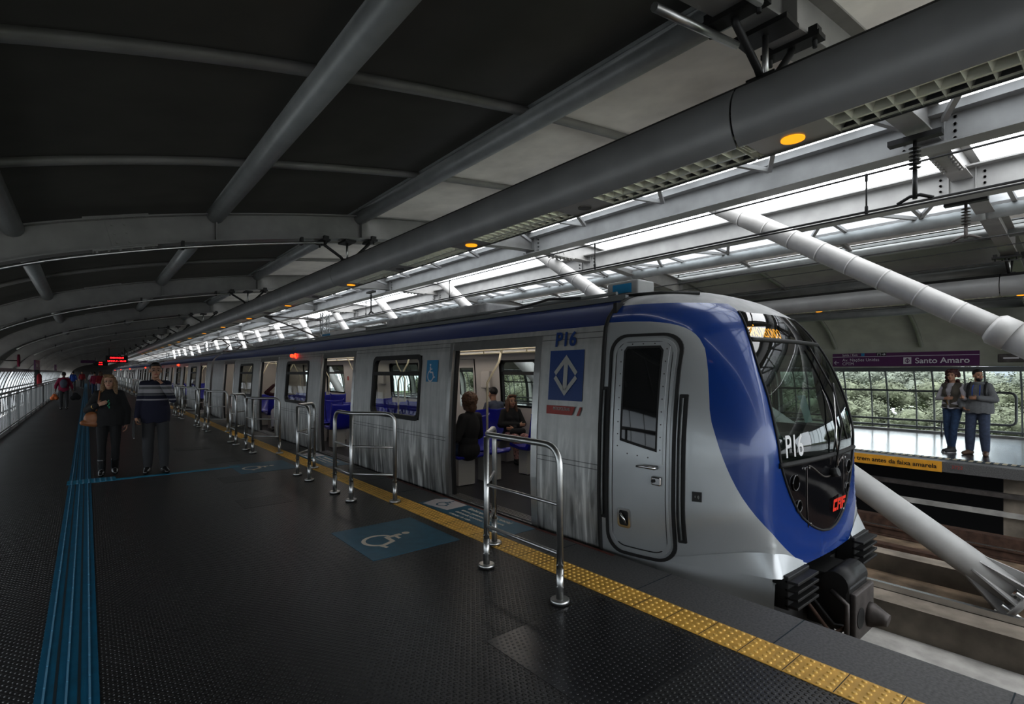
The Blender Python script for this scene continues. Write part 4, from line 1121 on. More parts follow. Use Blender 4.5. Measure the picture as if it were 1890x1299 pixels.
MB().path([sp(2.55, .80, .012), sp(2.55, .80, .05), sp(2.66, .805, .055), sp(2.71, .80, .05)], [.014, .016, .013, .009], 10).build('handle', M_['chrome'], cdr)
h = MB().box(tuple(sp(2.55, .69, .02)), (.025, .09, .075), None, .012).build('lock', M_['chrome'], cdr); MB().disc(sp(2.57, .69, .03), .014, .012, 10, (-1, 0, 0)).build('keyhole', M_['black'], h)
h = sring(rr(2.79, .24, 2.92, .41, .03), rr(2.81, .26, 2.90, .39, .02), .004, .018, 'recess_frame', M_['chrome'], cdr); sfill(rr(2.81, .26, 2.90, .39, .02), .008, 'recess', M_['black'], h); MB().path([sp(2.83, .28, .02), sp(2.88, .37, .03)], .012, 8).build('recess_handle', M_['chrome'], h)
for u, z0, z1 in ((3.09, .28, 1.47), (2.36, .20, 1.42)):
    s_ = sring(rr(u - .032, z0, u + .032, z1, .01), rr(u - .02, z0 + .012, u + .02, z1 - .012, .006), -.01, .008, 'grab_slot', M_['rubberb'], CAR1); 
    m = MB(); m.loft([[sp(u - .02, z, .004), sp(u + .02, z, .004)] for z in np.linspace(z0 + .01, z1 - .01, 8)], True); m.build('slot_back', M_['black'], s_)
    MB().path([sp(u, z, .022) for z in np.linspace(z0 + .03, z1 - .03, 8)], .009, 8).build('grab_bar', M_['mull'], s_)
b = sidepatch(2.275, 2.205, .56, .64, 'marker_plate', M_['black'], CAR1, .006)
m = MB(); q = planar(sp(2.24, .60, .012), (0, -1, 0), (0, 0, 1))
for r in (.012, .022):
    for a in (-40, 140): add_ribbon(m, circ(0, 0, r, a, a + 80, 6), .004, q)
m.build('plate_mark', M_['emblem_w'], b)
# silver fairing, ridged bumpers
for sd in (-1, 1):
    up, lo, bt = [], [], []
    for q in range(25):
        t = q / 24; s_ = .30 + .70 * t / .6 if t <= .6 else 1. + .42 * (t - .6) / .4
        zu = .045 + .15 * math.sin(PI * min(1, t * .93))**1.2; a = nose(s_, zu); b = nose(s_, .02); of = .06 * (t / .6)**1.3 if t <= .6 else .06 * (1 - (t - .6) / .4 * .7)
        cu, cw = (-.55 * t / .6, -1.) if t <= .6 else (-.9, -.75 * (1 - (t - .6) / .4))
        up.append(T_(a[0] - .003, sd * (a[1] - .003), zu)); lo.append(T_(b[0] + of * cu, sd * (b[1] + of * cw), .02 + .02 * max(0, t - .6)))
        if t <= .6: bt.append(T_(b[0] + of * cu, sd * (b[1] + of * cw), -.24))
    m = MB(); m.loft([lo, up], True); m.loft([bt, lo[:len(bt)]], False); m.build('corner_fairing', M_['silver'], CAR1, True)
    b = MB().box(tuple(T_(1.76, sd * .73, -.09)), (.40, .16, .26), None, .01).build('bumper', M_['black'], CAR1)
    m = MB()
    for i in range(4): m.box(tuple(T_(1.66, sd * .73, .0 - i * .062)), (.40, .10, .022), None, .004)
    m.build('bumper_rib', M_['black'], b)
# coupler
cp = MB().tube(T_(2.3, 0, -.42), T_(1.66, 0, -.42), .10, n=16).build('coupler_shaft', M_['black'], CAR1)
m = MB().box(tuple(T_(1.66, 0, -.36)), (.44, .34, .40), None, .03); m.build('coupler_head', M_['black'], CAR1)
m = MB().box(tuple(T_(1.475, .02, -.42)), (.46, .05, .40), None, .015); fp = m.build('coupler_face', M_['dirtsteel'], CAR1)
MB().path([T_(1.46, .12, -.47), T_(1.42, .12, -.47), T_(1.34, .12, -.475), T_(1.31, .12, -.48)], [.105, .10, .06, .05], 18).build('coupler_cone', M_['dirtsteel'], fp)
MB().path([T_(1.449, -.1, -.44), T_(1.445, -.1, -.44)], [.085, .085], 18).build('coupler_socket', M_['black'], fp)
m = MB().path([T_(1.60, -.24, -.17), T_(1.60, .24, -.17)], .105, 20); m.box(tuple(T_(1.74, 0, -.14)), (.46, .30, .10), None, .02); cb = m.build('coupler_cover', M_['black'], CAR1)
q = planar(T_(1.49, .10, -.2), (1, 0, 0), (0, .35, 1)); m = MB(); m.poly([q(-.05, 0), q(.05, 0), q(0, .085)]); wt = m.build('warning_triangle', M_['warn'], cb)
m = MB(); m.poly([q(-.012, .015, .002), q(.012, .015, .002), q(.004, .06, .002), q(-.004, .06, .002)]); m.build('warning_mark', M_['black'], wt)
for i, (x, s_) in enumerate(((-.28, 1), (.28, -1), (-.34, 1), (.33, -1), (-.2, 1))):
    MB().path([T_(1.95, x, -.15), T_(1.75, x * 1.1, -.30 - .02 * i), T_(1.60, x * .9, -.50 - .03 * i), T_(1.52, x * .7, -.50)], .016 + .004 * (i % 2), 8).build('coupler_hose', M_['black' if i != 2 else 'rust'], CAR1)
for s_ in (-1, 1): MB().path([T_(1.62, s_ * .25, -.22), T_(1.50, s_ * .26, -.30), T_(1.50, s_ * .26, -.6)], .022, 8).build('coupler_lever', M_['dirtsteel'], CAR1)
MB().box(tuple(T_(2.45, 0, -.5)), (2.0, 1.2, .7)).build('underframe', M_['dark'], CAR1)
# cab interior
MB().box(tuple(T_(SEAM - .04, 0, 1.2)), (2.5, .04, 2.1)).build('cab_back_wall', M_['dark'], CAR1)
MB().box(tuple(T_(2.55, 0, .0)), (1.7, .9, .06)).build('cab_floor', M_['dark'], CAR1)
m = MB().box(tuple(T_(2.02, .0, .84)), (1.6, .36, .05), None, .02); m.box(tuple(T_(2.1, 0, .5)), (1.5, .1, .7)); m.box(tuple(T_(2.15, .15, .93)), (.7, .2, .16), None, .03); m.build('driver_desk', M_['dirtsteel'], CAR1)
m = MB().box(tuple(T_(2.62, .15, .62)), (.48, .46, .10), None, .04); m.box(tuple(T_(2.86, .15, 1.0)), (.46, .10, .70), None, .04); m.build('driver_seat', M_['cdgrey'], CAR1)
m = MB(); m.loft([[T_(2.02 + .2 * t, -.62 + .02 * t, 1.02 + .62 * t), T_(2.0 + .2 * t, -.30, 1.02 + .62 * t)] for t in (0, .5, 1)]); m.build('sun_blind', M_['visor'], CAR1)
m = MB(); m.poly([front(x, z, -.02) for x, z in ((-.33, 1.17), (-.19, 1.17), (-.20, 1.40), (-.34, 1.40))]); m.build('paper_note', M_['paper'], CAR1)
MB().path([T_(2.05, -.45, 1.8), T_(2.06, -.5, 1.5), T_(2.2, -.6, 1.3)], .012, 6).build('cab_cable', M_['black'], CAR1)
# wipers
for x0, x1, z1, dx in ((.10, .33, 1.50, .02),):
    w = MB().path([front(x0, .74, .03), front(x0 + (x1 - x0) * .4, .74 + (z1 - .74) * .5, .07), front(x1, z1, .06)], .008, 8).build('wiper', M_['black'], CAR1)
    if z1 > 1.2:
        MB().path([front(x0 + .06, .76, .03), front(x1 + .02, z1, .06)], .008, 6).build('wiper_rod', M_['chrome'], w)
        MB().path([front(x1 + .10, z1 - .52, .03), front(x1, z1 - .05, .04), front(x1 - .11, z1 + .33, .03)], .009, 6).build('wiper_blade', M_['black'], w)
MB().path([front(.08, .70, .0), front(.08, .72, .06)], .04, 14).build('wiper_hub', M_['black'], CAR1)
# roof antenna box, conduits on the nose roof
MB().box(tuple(T_(3.6, -.35, 2.52)), (.3, .42, .17), None, .02).build('roof_box', M_['paint2'], CAR1)
MB().box(tuple(T_(3.6, -.505, 2.52)), (.01, .25, .1)).build('unit_label', M_['sticker'], CAR1)
MB().path([T_(3.2, -.95, 2.36), T_(2.9, -.80, 2.365), T_(2.62, -.58, 2.35)], .016, 8).build('roof_conduit', M_['black'], CAR1)
MB().path([T_(5., -.85, 2.40), T_(4.4, -.85, 2.46), T_(3.9, -.85, 2.42)], .016, 8).build('roof_handle', M_['black'], CAR1)
# pantograph on the second car
def panto(car, u):
    ORG[car.name] = Vec((TV, car.location.y, 0))
    p = MB()
    for s_ in (-1, 1): p.bar(T_(u - .9, s_ * .45, 2.52), T_(u + .9, s_ * .45, 2.52), .06, .06)
    for q in (-.8, .8): p.bar(T_(u + q, -.5, 2.52), T_(u + q, .5, 2.52), .06, .06)
    o = p.build('pantograph_base', M_['rust'], car)
    for s_ in (-1, 1): MB().path([T_(u + .8, s_ * .2, 2.54), T_(u - .9, s_ * .25, 2.78), T_(u + .3, s_ * .3, 3.05)], .022, 8).build('pantograph_arm', M_['rust'], o)
    MB().path([T_(u + .3, -.75, 2.98), T_(u + .3, -.6, 3.08), T_(u + .3, .6, 3.08), T_(u + .3, .75, 2.98)], .03, 8).build('contact_strip', M_['black'], o)
panto(cars[1], 26.); panto(cars[4], 86.)

# ================================================================ BARRIERS
def arcp(a, c, b, r, n=6):
    """points rounding the corner c between a and b"""
    a, c, b = Vec(a), Vec(c), Vec(b); d0 = (a - c).normalized(); d1 = (b - c).normalized(); p0 = c + d0 * r; p1 = c + d1 * r
    return [(1 - t)**2 * p0 + 2 * (1 - t) * t * c + t * t * p1 for t in [i / n for i in range(n + 1)]]
def barrier(sg, end, lab):
    t = thing('platform_barrier', lab, 'barrier', (2.6, 0, 0), 'stainless barriers beside the doors')
    A, B, E = W(sg * 1.0, 2.92, 0), W(sg * 1.40, 2.53, 0), W(sg * end, 2.53, 0); H = 1.09; up = Vec((0, 0, H)); r = .024
    At, Bt, Et = A + up, B + up, E + up
    path = [A + Vec((0, 0, .02))] + arcp(A, At, Bt, .13) + arcp(At, Bt, Et, .10) + arcp(Bt, Et, E, .16) + [E + Vec((0, 0, .02))]
    MB().path(path, r, 14).build('top_rail', M_['steel'], t)
    MB().tube(B + Vec((0, 0, .02)), Bt + Vec((0, .0, -.02)), r, n=14).build('post', M_['steel'], t)
    for z in (.34, .68):
        h = Vec((0, 0, z)); MB().tube(A + h, B + h, .014, n=8).build('crossbar', M_['steel'], t); MB().tube(B + h, E + h, .014, n=8).build('crossbar', M_['steel'], t)
    for p in (A, B, E):
        m = MB().path([p + Vec((0, 0, .006)), p + Vec((0, 0, .028)), p + Vec((0, 0, .034))], [.068, .068, .06], 22); m.build('base_plate', M_['steel'], t)
        m = MB()
        for z in (.20, .27, .12):
            for a in (0, 1): m.tube(p + Vec((-.034, 0, z)) if a else p + Vec((0, -.034, z)), p + Vec((.034, 0, z)) if a else p + Vec((0, .034, z)), .005, n=6)
        m.path([p + Vec((0, 0, .02)), p + Vec((0, 0, .24))], .0265, 14); m.build('sleeve', M_['steel'], t)
    return t
DC = [SEAM + CP * k + d for k in range(6) for d in DOORS]
proto = {}; idx = 0
for i, c in enumerate(DC):
    for sg in (-1, 1):
        key = 'first' if (i == 0 and sg < 0) else sg
        lab = 'stainless steel platform barrier, %s in the row counted from the train nose' % ordn(idx) if idx else 'stainless steel platform barrier nearest the train nose, at the front of the row'
        end = 2.25 if key == 'first' else 1.95
        if key not in proto: t = barrier(sg, end, lab); proto[key] = t
        else: t = copy_tree(proto[key]); t['label'] = lab
        t.location.y = c - (.08 if i == 0 else 0); idx += 1
# ================================================================ LEFT SIDE: fence and fittings
def fence_bay(u, lab, src):
    if src is not None:
        t = copy_tree(src); t.location.y = u; t['label'] = lab; return t
    L = 2.3
    t = thing('guard_fence', lab, 'fence', (-1.6, u, 0), 'guard fence along the glazed side')
    MB().bar(W(u, -1.6, 1.07), W(u + L, -1.6, 1.07), .06, .045).build('top_rail', M_['paint'], t)
    MB().bar(W(u, -1.6, .16), W(u + L, -1.6, .16), .05, .04).build('bottom_rail', M_['paint'], t)
    MB().bar(W(u, -1.6, .98), W(u + L, -1.6, .98), .03, .03).build('mid_rail', M_['paint'], t)
    MB().box((-1.6, u + .03, .54), (.06, .06, 1.08)).build('post', M_['mull'], t)
    for i in range(7): MB().box((-1.6, u + .3 + i * .3, .57), (.012, .07, .80)).build('picket', M_['paint2'], t)
    return t
s0 = None
for k in range(30):
    t = fence_bay(10. + 2.3 * k, 'bay of white guard fence along the glazed side, %s counted from the front' % ordn(k), s0); s0 = s0 or t
t = thing('hose_cabinet', 'dark upright cabinet with red extinguisher behind the fence', 'cabinet', (-1.78, 33, 0))
MB().box((-1.80, 33., .95), (.16, .9, 1.8), None, .02).build('cabinet_body', M_['black'], t)
MB().path([W(32.5, -1.7, .95), W(32.5, -1.7, 1.0), W(32.5, -1.7, 1.45), W(32.5, -1.7, 1.55)], [.06, .09, .09, .03], 14).build('extinguisher', M_['cred'], t)
def sidesign(u, lab, name='Santo Amaro'):
    t = thing('station_sign', lab, 'sign', (-1.66, u, 1.9))
    MB().box((-1.70, u, 1.92), (.05, 2.6, .42)).build('panel', M_['purple'], t)
    text(name, .22, (-1.672, u + 1.0 - 2.0, 1.85), (0, 1, 0), (0, 0, 1), M_['sign_white'], 'lettering', t, bold=.003)
sidesign(31., 'purple station sign with white lettering above the fence, nearer of two'); sidesign(49., 'purple station sign with white lettering above the fence, farther of two')
t = thing('round_sign', 'small round dark red sign seen edge-on on the arched side wall', 'sign', (-1.7, 23, 1.98))
MB().disc((-1.72, 23, 1.98), .2, .05, 24, (1, 0, 0)).build('sign_plate', M_['cmag'], t); MB().tube((-2.1, 23, 1.98), (-1.72, 23, 1.98), .02).build('sign_arm', M_['black'], t)
def ledboard(u, v, z, w, h, l1, l2, lab):
    t = thing('led_board', lab, 'display board', (v, u, z))
    MB().box((v, u, z), (w, .14, h), None, .015).build('case', M_['black'], t)
    for s_ in (-.35, .35): MB().tube((v + s_ * w, u, z + h / 2), (v + s_ * w, u, rowz(v)), .02, n=8).build('hanger_rod', M_['black'], t)
    text(l1, h * .30, (v, u - .075, z + h * .10), (1, 0, 0), (0, 0, 1), M_['ledr'], 'lettering', t, 'CENTER', bold=.004)
    text(l2, h * .30, (v, u - .075, z - h * .33), (1, 0, 0), (0, 0, 1), M_['ledr'], 'lettering', t, 'CENTER', bold=.004)
ledboard(46., 1.65, 2.52, 1.25, .5, 'EMBARQUE', 'LINHA 5 - LILAS', 'black hanging display board with two lines of red lettering, nearer one')
ledboard(74., 1.2, 2.6, 1.3, .5, '10:46', 'LILAS', 'black hanging display board with red lettering, farther one')
t = thing('hanging_sign', 'dark purple sign panel hanging beside the farther display board', 'sign', (.2, 72, 2.8)); MB().box((.1, 72, 2.75), (1.2, .1, .32)).build('panel', M_['purple'], t); MB().tube((.1, 72, 2.9), (.1, 72, 3.2), .02).build('hanger_rod', M_['black'], t)
# ================================================================ OPPOSITE PLATFORM
t = thing('station_sign', 'long purple sign reading Santo Amaro with exit arrow above opposite windows', 'sign', (16.55, 3.9, 1.9))
Vs = 16.5
MB().box((Vs + .03, 3.95, 1.945), (.05, 3.15, .36)).build('panel', M_['purple'], t)
MB().box((Vs, 3.95, 2.03), (.012, 3.15, .012)).build('divider', M_['sign_white'], t)
text('Santo Amaro', .20, (Vs - .003, 3.62, 1.835), (0, -1, 0), (0, 0, 1), M_['sign_white'], 'lettering', t, bold=.003)
text('Av. Nações Unidas', .115, (Vs - .003, 5.28, 1.905), (0, -1, 0), (0, 0, 1), M_['sign_white'], 'lettering', t)
text('CPTM', .11, (Vs - .003, 5.28, 1.80), (0, -1, 0), (0, 0, 1), M_['sign_white'], 'lettering', t)
text('Saída / Exit', .085, (Vs - .003, 5.28, 2.055), (0, -1, 0), (0, 0, 1), M_['sign_white'], 'lettering', t)
m = MB(); q = planar((Vs - .004, 5.42, 1.87), (0, -1, 0), (0, 0, 1)); add_ribbon(m, [(-.06, 0), (.06, 0)], .016, q); add_ribbon(m, [(-.01, .05), (-.06, 0), (-.01, -.05)], .016, q); m.build('arrow', M_['sign_white'], t)
b = MB().box((Vs, 4.35, 2.085), (.014, .22, .09)).build('exit_plate', M_['black'], t)
m = MB(); q = planar((Vs - .012, 4.35, 2.085), (0, -1, 0), (0, 0, 1)); add_ribbon(m, [(.01, 0), (.09, 0)], .014, q); add_ribbon(m, [(.055, .03), (.09, 0), (.055, -.03)], .014, q); add_ribbon(m, [(-.08, -.03), (-.08, .03), (-.02, .03), (-.02, -.03)], .012, q); m.build('arrow', M_['sign_white'], b)
b = MB().box((Vs, 4.78, 2.085), (.012, .075, .075)).build('wheelchair_plate', M_['sticker'], t)
q = planar((Vs - .004, 3.78, 1.905), (0, -1, 0), (0, 0, 1)); m = MB(); m.poly([q(x, y) for x, y in ((-.085, -.085), (.085, -.085), (.085, .085), (-.085, .085))]); b = m.build('emblem_panel', M_['sign_white'], t)
m = MB(); emblem(m, planar((Vs - .008, 3.78, 1.905), (0, -1, 0), (0, 0, 1)), .055, .07); m.build('emblem', M_['purple'], b)
t = thing('wall_lamp', 'grey box with a white light tube beside the purple sign', 'light', (16.5, 1.85, 1.95)); MB().box((16.5, 1.82, 1.93), (.1, .46, .20), None, .02).build('case', M_['dirtsteel'], t); MB().box((16.44, 1.82, 1.93), (.02, .26, .035)).build('tube', M_['sign_white'], t)
t = thing('guard_rail', 'rounded tubular guard rail in front of the opposite windows', 'guard rail', (16.6, 6, 0))
c0, c1 = W(1.75, 16.6, 1.12), W(1.75, 16.6, .36); f0, f1 = W(22, 16.6, 1.12), W(22, 16.6, .36)
MB().path([f0] + arcp(f0, c0, c1, .14) + arcp(c0, c1, f1, .14) + [f1], .028, 10).build('tube_loop', M_['mull'], t)
for k in range(9): MB().path([W(3.1 + 2.1 * k, 16.6, .36), W(3.1 + 2.1 * k, 16.6, .1), W(3.1 + 2.1 * k, 16.6, .0)], [.02, .02, .03], 8).build('stand', M_['mull'], t)
t = thing('help_point', 'black help point box with teal screen at the end of the opposite platform', 'help point', (16.2, 1.28, 0)); MB().box((16.2, 1.22, 1.15), (.14, .3, .8), None, .03).build('case', M_['black'], t); MB().box((16.12, 1.27, 1.32), (.02, .12, .2)).build('screen', M_['teal'], t); MB().box((16.22, 1.22, .4), (.08, .1, .8)).build('post', M_['black'], t)
# trees and a tower beyond the opposite windows
def crown(seed, R, n, mat):
    rnd = random.Random(seed); m = MB(); bl = []
    for i in range(14):
        a = rnd.uniform(0, 2 * PI); r = R * rnd.uniform(.1, .75); bl.append((Vec((r * math.cos(a), r * math.sin(a), rnd.uniform(-.55, .75) * R)), R * rnd.uniform(.3, .5)))
    for c, r in bl: m.ell(c, (r * .85, r * .85, r * .75), None, 10, 7)
    for i in range(n):
        c, r = rnd.choice(bl); d = Vec((rnd.gauss(0, 1), rnd.gauss(0, 1), rnd.gauss(0, 1))).normalized()
        p = c + d * r * rnd.uniform(.8, 1.1); x = Vec((rnd.gauss(0, 1), rnd.gauss(0, 1), rnd.gauss(0, .6))).normalized(); y = d.cross(x).normalized(); s_ = rnd.uniform(.05, .12)
        m.add([p - x * s_ - y * s_ * .5, p + x * s_ - y * s_ * .4, p + x * s_ * .9 + y * s_ * .5, p - x * s_ * .8 + y * s_ * .6], [(0, 1, 2, 3)])
    return m
tp = []
for i in range(3):
    t = thing('tree', 'x', 'tree', (0, 0, 0), 'trees beyond the opposite windows')
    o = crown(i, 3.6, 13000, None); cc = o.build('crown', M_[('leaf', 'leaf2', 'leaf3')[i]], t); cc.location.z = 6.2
    MB().path([(0, 0, 0), (.1, .05, 2.5), (0, .1, 5.5)], [.32, .25, .14], 8).build('trunk', M_['bark'], t); tp.append(t)
rnd = random.Random(3); k = 0; used = set()
for row, (v, u0, u1, st) in enumerate(((44, -8, 74, 5.2), (58, -8, 96, 6.0), (74, -10, 116, 7.))):
    u = u0; c = 0
    while u < u1:
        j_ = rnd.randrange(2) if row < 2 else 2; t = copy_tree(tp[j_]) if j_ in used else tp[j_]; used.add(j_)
        t.location = (v + rnd.uniform(-3, 3), u + rnd.uniform(-1.5, 1.5), -8); s_ = rnd.uniform(.72, .95) + .10 * row + (.12 if row == 2 else 0); t.scale = (s_ * 1.15, s_ * 1.15, s_); t.rotation_euler = (0, 0, rnd.uniform(0, 6))
        t['label'] = '%s tree beyond the opposite windows, %s in its row from the near end' % (('bushy riverside', 'middle-row', 'tall back-row')[row], ordn(c)); k += 1; c += 1
        u += st * rnd.uniform(.85, 1.15)
t = thing('tower_block', 'grey tower block rising behind the trees outside the windows', 'building', (92, 10, -8))
MB().box((104, 7.5, 8), (14, 11, 34)).build('wall', M_['tower'], t)
m = MB()
for i in range(14): m.box((96.95, 7.5, -6 + i * 2.2), (.1, 9.4, .9))
m.build('window_band', M_['towerw'], t)
for u, v, l, h, lb in ((9, 37, 7, 1.2, 'low white riverside wall between the trees'), (20, 36, 9, 1.3, 'long low white wall between the trees')):
    solo('low_wall', MB().box((v, u, -6.6), (.4, l, h)), M_['paint2'], lb, 'wall')
# ================================================================ PEOPLE
def blob(name, fn, vox, mat, parent, smooth=4, noise=None):
    """shapes added by fn fused into one continuous skin"""
    mb = MB(); fn(mb)
    me = bpy.data.meshes.new('b'); me.from_pydata([tuple(v) for v in mb.v], [], mb.f)
    bm = bmesh.new(); bm.from_mesh(me); bmesh.ops.recalc_face_normals(bm, faces=bm.faces[:]); bm.to_mesh(me); bm.free()
    ob = bpy.data.objects.new('b', me); C.objects.link(ob)
    r = ob.modifiers.new('r', 'REMESH'); r.mode = 'VOXEL'; r.voxel_size = vox; r.use_smooth_shade = True
    if noise:
        tx = bpy.data.textures.new('n', 'CLOUDS'); tx.noise_scale = noise[1]; d = ob.modifiers.new('d', 'DISPLACE'); d.texture = tx; d.strength = noise[0]; d.mid_level = .5; d.texture_coords = 'LOCAL'
    if smooth: s_ = ob.modifiers.new('s', 'SMOOTH'); s_.iterations = smooth; s_.factor = .5
    dg = bpy.context.evaluated_depsgraph_get(); out = bpy.data.meshes.new_from_object(ob.evaluated_get(dg))
    bpy.data.objects.remove(ob)
    out.name = name; out.materials.clear(); out.materials.append(mat)
    out.polygons.foreach_set('use_smooth', [True] * len(out.polygons))
    o = bpy.data.objects.new(name, out); C.objects.link(o)
    if parent is not None: o.parent = parent
    return o
STAND = dict(pel=(0, 0, .96), che=(0, 0, 1.25), neck=(0, -.01, 1.45), head=(0, .02, 1.615), yaw=0, tilt=0,
             hipR=(.09, 0, .93), hipL=(-.09, 0, .93), knR=(.10, .02, .50), knL=(-.10, .02, .50), anR=(.105, -.02, .085), anL=(-.105, -.02, .085), toR=(.12, .13, .03), toL=(-.12, .13, .03),
             shR=(.155, -.01, 1.405), shL=(-.155, -.01, 1.405), elR=(.225, -.03, 1.12), elL=(-.225, -.03, 1.12), wrR=(.24, .06, .89), wrL=(-.24, .06, .89), pR=None, pL=None, curl=.5)
def person(label, loc, rot, H, pose, wear, sex='m', vox=.009, group=None, hide=()):
    J = dict(STAND); J.update(pose); k = H / 1.75
    t = thing('person', label, 'person', (0, 0, 0), group)
    P = {a: (Vec(b) if isinstance(b, tuple) else b) for a, b in J.items()}
    sw = wear.get('width', 1.); bel = wear.get('belly', .0)
    hd = P['head']; RH = Mat.Rotation(P['yaw'], 3, 'Z') @ Mat.Rotation(P['tilt'], 3, 'X')
    hp = lambda x, y, z: hd + RH @ Vec((x, y, z))
    tor = (P['che'] - P['pel']); RT = tor.to_track_quat('Z', 'Y').to_matrix() if tor.length > 0 else Mat.Identity(3)
    fem = sex == 'f'
    def torso(m, e):
        m.ell(P['che'] + Vec((0, 0, .03)), ((.138 if fem else .152) * sw + e, .100 + e, .20 + e), None, 16, 10)
        m.ell((P['che'] + P['pel']) / 2 + Vec((0, .012 + bel * .5, -.02)), ((.128 if fem else .148) * sw + e, .10 + bel + e, .17 + e), None, 16, 10)
        m.ell(P['pel'] + Vec((0, -.01, .0)), ((.165 if fem else .158) * sw + e, .115 + e, .125 + e), None, 16, 10)
        m.cap(P['shR'], P['shL'], .052 + e * .7, n=12); m.cap(P['che'] + Vec((0, -.01, .1)), P['neck'] + Vec((0, 0, -.02)), .085 + e, .055 + e)
        if fem:
            for s_ in (-1, 1): m.ell(P['che'] + Vec((s_ * .062, .062, .04)), (.065 + e * .6, .055 + e * .6, .065 + e * .6))
    def leg(m, e, s_, e2=None, stop=0.):
        h, kn, an = P['hip' + s_], P['kn' + s_], P['an' + s_]; e2 = e if e2 is None else e2
        m.cap(h, kn, .082 * (1 + .5 * (sw - 1)) + e, .056 + e2); a = an + (kn - an) * stop
        m.cap(kn, kn + (an - kn) * .35, .054 + e2, .056 + e2); m.cap(kn + (an - kn) * .35, a, .056 + e2, .038 + e2 + (.0 if stop else 0))
    def arm(m, e, s_, stop=0.):
        sh, el, wr = P['sh' + s_], P['el' + s_], P['wr' + s_]
        m.cap(sh, el, .048 + e * .8, .041 + e); m.cap(el, wr + (el - wr) * stop, .042 + e, .030 + e)
    def hand(m, s_):
        el, wr = P['el' + s_], P['wr' + s_]; d = (wr - el).normalized()
        if P['p' + s_] is not None: d = P['p' + s_].normalized()
        side = Vec((0, 1, 0)) if abs(d.z) > .5 else Vec((0, 0, 1)); side = (side - d * side.dot(d)).normalized()
        inw = d.cross(side); inw = inw if (inw.x < 0) == (s_ == 'R') else -inw
        m.cap(P['wr' + s_] - d * .02, wr + d * .02, .028, .026)
        for q in (-.024, -.008, .008, .024): m.cap(wr + d * .015 + side * q * .7, wr + d * .085 + side * q, .0145, .013, 8)
        cu = P['curl']
        for q, ln in ((-.027, .060), (-.009, .072), (.009, .078), (.027, .070)):
            a = wr + d * .088 + side * q; b = a + (d * math.cos(cu) + inw * math.sin(cu)) * ln * .55; c = b + (d * math.cos(cu * 2) + inw * math.sin(cu * 2)) * ln * .5
            m.cap(a, b, .0098, .0092, 8); m.cap(b, c, .0092, .008, 8)
        a = wr + d * .03 + side * .022 + inw * .01; b = a + (d * .6 + side * .7 + inw * .35).normalized() * .04; m.cap(a, b, .0135, .011, 8); m.cap(b, b + (d * .9 + side * .2 + inw * .4).normalized() * .032, .011, .009, 8)
    def headm(m):
        m.ell(hp(0, -.008, .035), (.074, .092, .088), RH, 16, 10); m.ell(hp(0, .028, -.040), (.056, .062, .075), RH, 14, 9); m.ell(hp(0, .058, -.088), (.030, .028, .024), RH)
        m.cap(hp(0, .088, .012), hp(0, .106, -.022), .009, .0135, 8)
        for s_ in (-1, 1):
            m.ell(hp(s_ * .078, -.008, -.008), (.010, .019, .031), RH); m.ell(hp(s_ * .040, .058, -.025), (.022, .02, .02), RH)
        m.cap(P['neck'] + Vec((0, 0, -.05)), hp(0, -.02, -.06), .054, .05)
    def body(m):
        torso(m, 0); headm(m)
        for s_ in 'RL':
            leg(m, 0, s_); arm(m, 0, s_); hand(m, s_)
            m.cap(P['an' + s_] + Vec((0, 0, -.015)), P['an' + s_] * .35 + P['to' + s_] * .65 + Vec((0, 0, .01)), .030, .022)
    bd = blob('body', body, vox, M_[wear['skin']], t, 4)
    # face
    m = MB()
    for s_ in (-1, 1): m.ell(hp(s_ * .031, .073, .008), (.0125, .008, .0075), RH, 10, 6)
    m.build('eyes', M_['eye'], t)
    m = MB()
    for s_ in (-1, 1): m.path([hp(s_ * .014, .089, .034), hp(s_ * .033, .087, .037), hp(s_ * .05, .074, .030)], .0045, 6)
    m.build('eyebrows', M_[wear['hair']], t)
    m = MB().path([hp(-.024, .080, -.055), hp(-.01, .090, -.057), hp(.01, .090, -.057), hp(.024, .080, -.055)], [.003, .007, .007, .003], 8); m.build('mouth', M_['lips'], t)
    # garments
    top = wear.get('top'); e = wear.get('loose', .018)
    if top:
        def f(m):
            torso(m, e)
            if wear.get('hem'): m.path([P['pel'] + Vec((0, 0, .12)), P['pel'] + Vec((0, 0, -.22))], .13, 12); m.ell(P['pel'] + Vec((0, 0, -.02)), (.200 * sw + e, .137 + bel * .6 + e, .40), None, 16, 10)
            for s_ in 'RL': arm(m, e - .003, s_, wear.get('sleeve', .06))
        tp_ = blob('top', f, .011, M_[top] if isinstance(top, str) else top, t, 5)
        if wear.get('hem'):
            for v in tp_.data.vertices:
                v.co.z = max(v.co.z, wear['hem'] + .01 * math.sin(v.co.x * 40))
    bot = wear.get('bottom')
    if bot:
        def f(m):
            m.ell(P['pel'] + Vec((0, -.01, -.0)), ((.170 if fem else .163) * sw + .012, .128, .125), None, 16, 10)
            for s_ in 'RL': leg(m, .014, s_, wear.get('flare', .016), .06)
        blob('trousers', f, .011, M_[bot], t, 5)
    for s_ in 'RL':
        def f(m):
            an, to = P['an' + s_], P['to' + s_]; d = (to - an); d.z = 0; d = d.normalized() if d.length > .01 else Vec((0, 1, 0))
            m.cap(Vec((an.x, an.y, an.z - .045)) - d * .035, Vec((an.x, an.y, to.z + .012)) + d * .06, .052, .053); m.cap(Vec((an.x, an.y, to.z + .01)) + d * .06, to + d * .04 + Vec((0, 0, .004)), .052, .038)
            m.cap(an + Vec((0, 0, -.03)), an + (P['kn' + s_] - an) * wear.get('boot', .05), .052, .052 if wear.get('boot', 0) < .1 else .062)
        sh = blob('shoe', f, .011, M_[wear['shoe']], t, 3)
